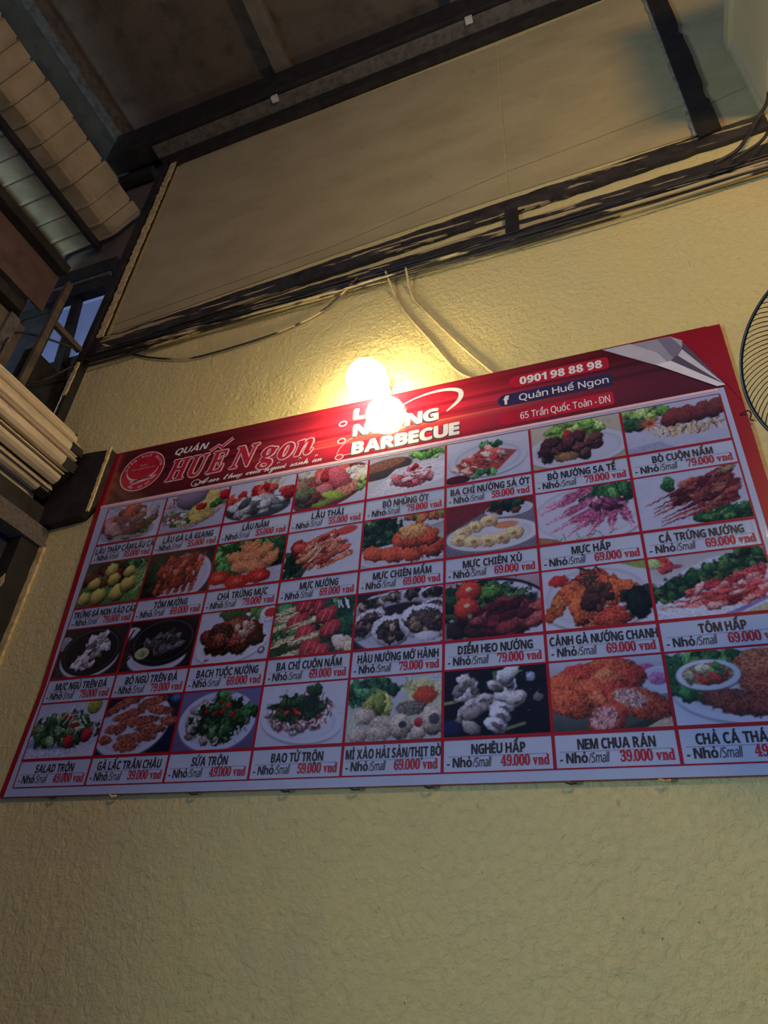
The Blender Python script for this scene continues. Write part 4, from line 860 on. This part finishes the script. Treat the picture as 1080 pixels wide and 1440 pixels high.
for zc, s_, a_, x_, sx_ in ((0.128, 0.0035, 0.9, 1.42, 0.34), (0.107, 0.0025, 0.75, 0.98, 0.26), (0.142, 0.0022, 0.5, 1.0, 0.22), (0.118, 0.010, 0.35, 1.3, 0.5), (0.16, 0.002, .35, 1.7, .2)):
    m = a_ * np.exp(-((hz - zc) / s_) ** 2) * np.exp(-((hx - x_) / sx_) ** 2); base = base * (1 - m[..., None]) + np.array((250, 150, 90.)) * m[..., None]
dk = np.clip((hx - 2.0) / 0.4, 0, 1) * np.clip((hz - 0.05) / 0.2, 0, 1) * 0.3
base *= (1 - dk[..., None])
edge = np.clip((0.0 - hx) / 0.05, 0, 1)[..., None]; base = base * (1 - edge) + np.array((170, 30, 44.)) * edge
b_ = np.clip(base * 0.88 + base.mean(2, keepdims=True) * 0.10, 3, 250) / 255; b_ = np.where(b_ <= 0.04045, b_ / 12.92, ((b_ + 0.055) / 1.055) ** 2.4)  # lens veil put into the print colour as a slight greying
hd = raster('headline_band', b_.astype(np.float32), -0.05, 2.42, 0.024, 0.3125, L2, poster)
MB().flat([(-0.05, 0.010), (2.40, 0.013), (2.40, 0.024), (-0.05, 0.024)], L2 - 0.0003).obj('headline_rule', PINKW, poster)

it = []
def T(m, *a, **k): it.append((letters(*a, **k), m))
def flatpoly(m, pts, y=L3): it.append(((MB().flat(pts, y).v, MB().flat(pts, y).f), m))
def ribbon(m, pts, w, y=L4):
    mb = MB().strip(pts, w, y); it.append(((mb.v, mb.f), m))
def earc(cx, cz, rx, rz, a0, a1, n=40, rot=0.0):
    R_ = math.radians(rot); o = []
    for i in range(n + 1):
        t = math.radians(a0 + (a1 - a0) * i / n); x, z = rx * math.cos(t), rz * math.sin(t)
        o.append((cx + x * math.cos(R_) - z * math.sin(R_), cz + x * math.sin(R_) + z * math.cos(R_)))
    return o
# emblem: red ellipse, white rim, bowl with chopsticks, ring lettering
ecx, ecz, erx, erz = 0.118, 0.178, 0.112, 0.105
flatpoly(HRED, earc(ecx, ecz, erx, erz, 0, 351, 40)); ribbon(PINKW, earc(ecx, ecz, erx, erz, 0, 360, 60), 0.005)
ribbon(PINKW, earc(ecx, ecz + 0.012, 0.082, 0.062, 180, 360, 30), [0.002 + 0.010 * math.sin(math.pi * i / 30) for i in range(31)])
flatpoly(PINKW, [(ecx - 0.05, ecz - 0.057), (ecx + 0.085, ecz - 0.040), (ecx + 0.085, ecz - 0.034), (ecx - 0.05, ecz - 0.049)], L4)
flatpoly(PINKW, [(ecx - 0.04, ecz - 0.072), (ecx + 0.08, ecz - 0.050), (ecx + 0.08, ecz - 0.045), (ecx - 0.04, ecz - 0.064)], L4)
def arctext(body, rx, rz, a0, a1, h, m, flip=False):
    for i, ch_ in enumerate(body):
        if ch_ == ' ': continue
        t = math.radians(a0 + (a1 - a0) * (i + 0.5) / len(body))
        px, pz = ecx + rx * math.cos(t), ecz + rz * math.sin(t); an = t - math.pi / 2 if not flip else t + math.pi / 2
        v, f = letters(ch_, 0, 0, h, None, align='C')
        it.append((([(px + a * math.cos(an) - b * math.sin(an), L4, pz + a * math.sin(an) + b * math.cos(an)) for a, _, b in v], f), m))
arctext("QUÁN HUẾ NGON", 0.088, 0.080, 172, 8, 0.014, PINKW)
arctext("BBQ - HOT POT", 0.095, 0.094, 236, 312, 0.011, PINKW, True)
T(PINKW, "Ẩm thực", ecx, ecz + 0.030, 0.008, align='C', shear=0.2, style='sans'); T(PINKW, "của người sành ăn", ecx, ecz + 0.012, 0.008, 0.12, align='C', shear=0.2, style='sans')
# title
T(WHT, "QUÁN", 0.272, 0.232, 0.034, 0.170, shear=0.25)
def title(s, x, z, h, w, cap=0.655):
    T(PINKW, s, x, z, h, w, bold=0.050, y=L3, capref=cap, style='title', gap=0.06); T(HRED, s, x, z, h, w, bold=0.010, y=L4 - 0.0003, capref=cap, style='title', gap=0.06)
title("HUE", 0.262, 0.092, 0.105, 0.285); title("Ngon", 0.575, 0.092, 0.105, 0.375)
for m_, w_, y_ in ((PINKW, 0.020, L3), (HRED, 0.009, L4)):
    ribbon(m_, [(0.455, 0.212), (0.492, 0.236), (0.520, 0.214)], w_, y_); ribbon(m_, [(0.515, 0.226), (0.560, 0.262)], w_, y_)
sx0 = 0.440
for wd, xw, ww in (("Am", 0.440, 0.120), ("thuc", 0.578, 0.088), ("cua", 0.682, 0.068), ("nguoi", 0.765, 0.098), ("sanh", 0.880, 0.080), ("an", 0.978, 0.040)):
    T(WHT, wd, xw - 0.02, 0.040, 0.030, ww, bold=0.006, style="script", gap=-0.02)
ribbon(WHT, earc(0.425, 0.050, 0.022, 0.016, 20, 330, 24), 0.003)
for px, pz in ((0.478, 0.078), (0.628, 0.030), (0.705, 0.070), (0.806, 0.068), (0.900, 0.070), (0.972, 0.068)):
    ribbon(WHT, [(px - 0.006, pz), (px, pz + 0.007), (px + 0.006, pz + 0.002)], 0.0028)
# headline words with swoosh
for nm, x, z, h, w in (("LẨU", 1.118, 0.222, 0.052, 0.185), ("NƯỚNG", 1.122, 0.133, 0.056, 0.342), ("BARBECUE", 1.124, 0.042, 0.056, 0.420)):
    T(OUTL, nm, x - 0.004, z - 0.004, h, w, bold=0.070, y=L3); T(WHT, nm, x, z, h, w, bold=0.035, y=L4 - 0.0003)
pts = [(1.300, 0.235), (1.36, 0.262), (1.43, 0.277), (1.50, 0.276), (1.545, 0.258), (1.552, 0.228), (1.535, 0.198), (1.497, 0.165)]
sp = [(p.x, p.y) for p in smoothpath([(a, b, 0) for a, b in pts], 6)]
ribbon(WHT, sp, [0.003 + 0.016 * math.sin(math.pi * min(1, (i / len(sp)) ** 1.6)) for i in range(len(sp))], L3)
for px, pz in ((1.071, 0.210), (1.074, 0.120), (1.072, 0.040)):
    ribbon(PINKW, earc(px, pz, 0.016, 0.012, 0, 360, 24), 0.005); flatpoly(HRED, earc(px, pz, 0.012, 0.008, 0, 340, 16))
ribbon(PINKW, [(1.06, 0.055), (1.07, 0.085), (1.095, 0.112), (1.12, 0.125)], 0.003); ribbon(PINKW, [(1.088, 0.045), (1.12, 0.047)], 0.003)
# contact pills
def pill(m, x0, x1, z, h, r=0.012):
    p = [(x1 - r + r * math.cos(t), z + h / 2 - r + r * math.sin(t)) for t in np.linspace(0, math.pi / 2, 5)] + \
        [(x0 + h / 2 + h / 2 * math.cos(t), z + h / 2 * math.sin(t)) for t in np.linspace(math.pi / 2, 1.5 * math.pi, 12)] + \
        [(x1 - r + r * math.cos(t), z - h / 2 + r + r * math.sin(t)) for t in np.linspace(-math.pi / 2, 0, 5)]
    flatpoly(m, p, L3)
pill(PILLR, 1.735, 2.088, 0.240, 0.058); pill(PILLN, 1.690, 2.092, 0.158, 0.058); pill(PILLR, 1.690, 2.086, 0.070, 0.060)
T(WHT, "0901 98 88 98", 1.775, 0.222, 0.036, 0.290, bold=0.02)
T(WHT, "f", 1.712, 0.138, 0.038, 0.020, bold=0.02); T(WHT, "Quán Huế Ngon", 1.768, 0.143, 0.031, 0.310, bold=0.008, style="sans", gap=0.11)
T(WHT, "65 Trần Quốc Toản - ĐN", 1.768, 0.054, 0.031, 0.305, bold=0.008, style="sans", gap=0.10)
text_obj('headline_lettering', it, poster)

# page curl printed at the top right corner
HC, WC = 60, 120
curl = MB()
REDC = REDB
MB().flat([(2.10, 0.309), (2.4615, 0.3095), (2.4565, -0.05), (2.432, 0.028), (2.30, 0.297)], L3).obj('red_corner', REDC, poster)
SIL = []
for i, c_ in enumerate([(150, 148, 166), (186, 184, 200), (120, 116, 140), (84, 78, 100), (206, 204, 218), (170, 168, 186), (96, 90, 112), (224, 222, 232), (198, 196, 210)]):
    SIL.append(mat('silver curl %d' % i, lin(c_), 0.3, c2=lin(tuple(v * 0.96 for v in c_)), scale=20))
CN = [0]
def quadp(m, pts, y=L4, name='page_curl'):
    CN[0] += 1; return MB().flat(pts, y - 0.0002 * CN[0]).obj(name, m, pc)
pc = MB().flat([(2.075, 0.306), (2.30, 0.300), (2.335, 0.268), (2.325, 0.215), (2.275, 0.178), (2.235, 0.180)], L4).obj('page_curl', SIL[0], poster)
for m_, pts in ((SIL[1], [(2.075, 0.306), (2.17, 0.305), (2.25, 0.235), (2.275, 0.178), (2.235, 0.180)]),
                (SIL[2], [(2.26, 0.302), (2.30, 0.300), (2.335, 0.268), (2.325, 0.215), (2.295, 0.195)]),
                (SIL[5], [(2.30, 0.300), (2.335, 0.268), (2.332, 0.240), (2.425, 0.030)]),
                (SIL[3], [(2.334, 0.262), (2.328, 0.225), (2.425, 0.030)]),
                (SIL[4], [(2.328, 0.225), (2.310, 0.200), (2.425, 0.030)]),
                (SIL[3], [(2.310, 0.200), (2.285, 0.183), (2.425, 0.030)]),
                (SIL[7], [(2.285, 0.183), (2.235, 0.180), (2.400, 0.030), (2.425, 0.030)])):
    quadp(m_, pts, L5 if m_ is not SIL[0] else L4, 'curl_fold')
# small wire ties that hold the board, along the bottom and right edge
for i, x in enumerate((0.18, 0.425, 0.72, 1.03, 1.245, 1.46, 1.83, 2.05)):
    MB().tube([(x - 0.012, -0.018, -1.176), (x, -0.022, -1.181), (x + 0.014, -0.016, -1.178)], 0.0035, 6).obj('wire_tie', CABLE if i not in (1, 7) else CRUST, poster)
MB().tube(smoothpath([(2.440, -0.02, -0.10), (2.462, -0.026, -0.098), (2.470, -0.018, -0.106), (2.464, -0.012, -0.122), (2.474, -0.010, -0.128)]), 0.0025, 6).obj('wire_tie', CABLE, poster)

# ================================================================ FAN
fan = empty('wall_fan', 'black wire-guarded wall fan cut off by the right photo edge', 'fan')
fc = Vector((2.548, -0.664, -0.522)); fn = Vector((-0.6, -1, -0.6)).normalized(); fr = 0.225
fa = fn.cross(Vector((0, 0, 1))).normalized(); fb = fa.cross(fn)
def fp(r, t, d): return fc + fa * (r * math.cos(t)) + fb * (r * math.sin(t)) + fn * d
ringpts = lambda r, d, n=96: [fp(r, 2 * math.pi * i / n, d) for i in range(n + 1)]
MB().tube(ringpts(fr, 0.0), 0.0042, 8, cap=False).obj('rim', FANM, fan, smooth=True)
gm = MB(); NW = 104
for i in range(NW):
    t0 = 2 * math.pi * i / NW; pts = []
    for k in range(11):
        q = k / 10; r = fr * (1 - q) + 0.05 * q
        pts.append(fp(r, t0 + 0.30 * q ** 0.8, 0.055 * math.sin(min(1, q * 1.6) * math.pi / 2)))
    gm.tube(pts, 0.0013, 4, cap=False)
w_ = gm.obj('front_guard', FANM, fan); w_['kind'] = 'stuff'
MB().tube([fc + fn * 0.052, fc + fn * 0.060], [0.055, 0.050], 28).obj('front_badge', FANM, fan)
gm = MB()
for i in range(48):
    t0 = 2 * math.pi * i / 48
    gm.tube([fp(0.155 * (1 - k / 4) + 0.05 * k / 4, t0, -0.05 - 0.02 * k / 4) for k in range(5)], 0.0015, 4, cap=False)
gm.tube(ringpts(0.155, -0.05, 48), 0.003, 6, cap=False)
rg_ = gm.obj('rear_guard', FANM, fan); rg_['kind'] = 'stuff'
for i in range(5):
    t0 = 2 * math.pi * i / 5 + 0.3; v = []; f = []
    for k in range(7):
        r = 0.03 + 0.115 * k / 6; wv = 0.20 + 0.35 * math.sin(math.pi * (0.15 + 0.75 * k / 6))
        for s_ in (-1, 1): v.append(fp(r, t0 + s_ * wv, -0.012 + s_ * 0.014))
    v2 = [q + fn * 0.002 for q in v]; n = len(v)
    for k in range(6): f.append((2 * k, 2 * k + 1, 2 * k + 3, 2 * k + 2)); f.append((n + 2 * k, n + 2 * k + 2, n + 2 * k + 3, n + 2 * k + 1))
    MB().add(v + v2, f).obj('blade', FANB, fan, smooth=True)
MB().tube([fc - fn * 0.02, fc + fn * 0.012], 0.034, 20).obj('hub', FANM, fan)
MB().tube([fc - fn * 0.055, fc - fn * 0.16], [0.055, 0.045], 24).obj('motor_housing', FANB, fan, smooth=False)
e = fc - fn * 0.12
MB().tube([e, e + Vector((0.03, 0.06, -0.12)), Vector((e.x + 0.04, -0.03, e.z - 0.14))], 0.016, 12).obj('arm', FANB, fan, smooth=True)
MB().box(e.x - 0.01, e.x + 0.09, -0.035, -0.001, e.z - 0.21, e.z - 0.07).obj('wall_bracket', FANB, fan, bevel=0.004)

# ================================================================ origins and height
bpy.context.view_layer.update()
kids = {}
for o in bpy.data.objects:
    if o.parent: kids.setdefault(o.parent.name, []).append(o)
def bounds(o):
    out = []
    if o.type == 'MESH' and len(o.data.vertices):
        a = np.empty(len(o.data.vertices) * 3, np.float32); o.data.vertices.foreach_get('co', a); a = a.reshape(-1, 3); out += [a.min(0), a.max(0)]
    for c in kids.get(o.name, []): out += bounds(c)
    return out
def shift(o, d):
    if o.type == 'MESH': o.data.transform(Matrix.Translation(-d))
for o in list(bpy.data.objects):
    if o.parent or o.type not in ('MESH', 'EMPTY'): continue
    b = bounds(o)
    if not b: continue
    lo = np.min(b, 0); hi = np.max(b, 0); base = Vector(((lo[0] + hi[0]) / 2, (lo[1] + hi[1]) / 2, lo[2]))
    shift(o, base)
    for c in kids.get(o.name, []):
        shift(c, base)
        for g_ in kids.get(c.name, []): shift(g_, base)
    o.location = base + Vector((0, 0, ZO))
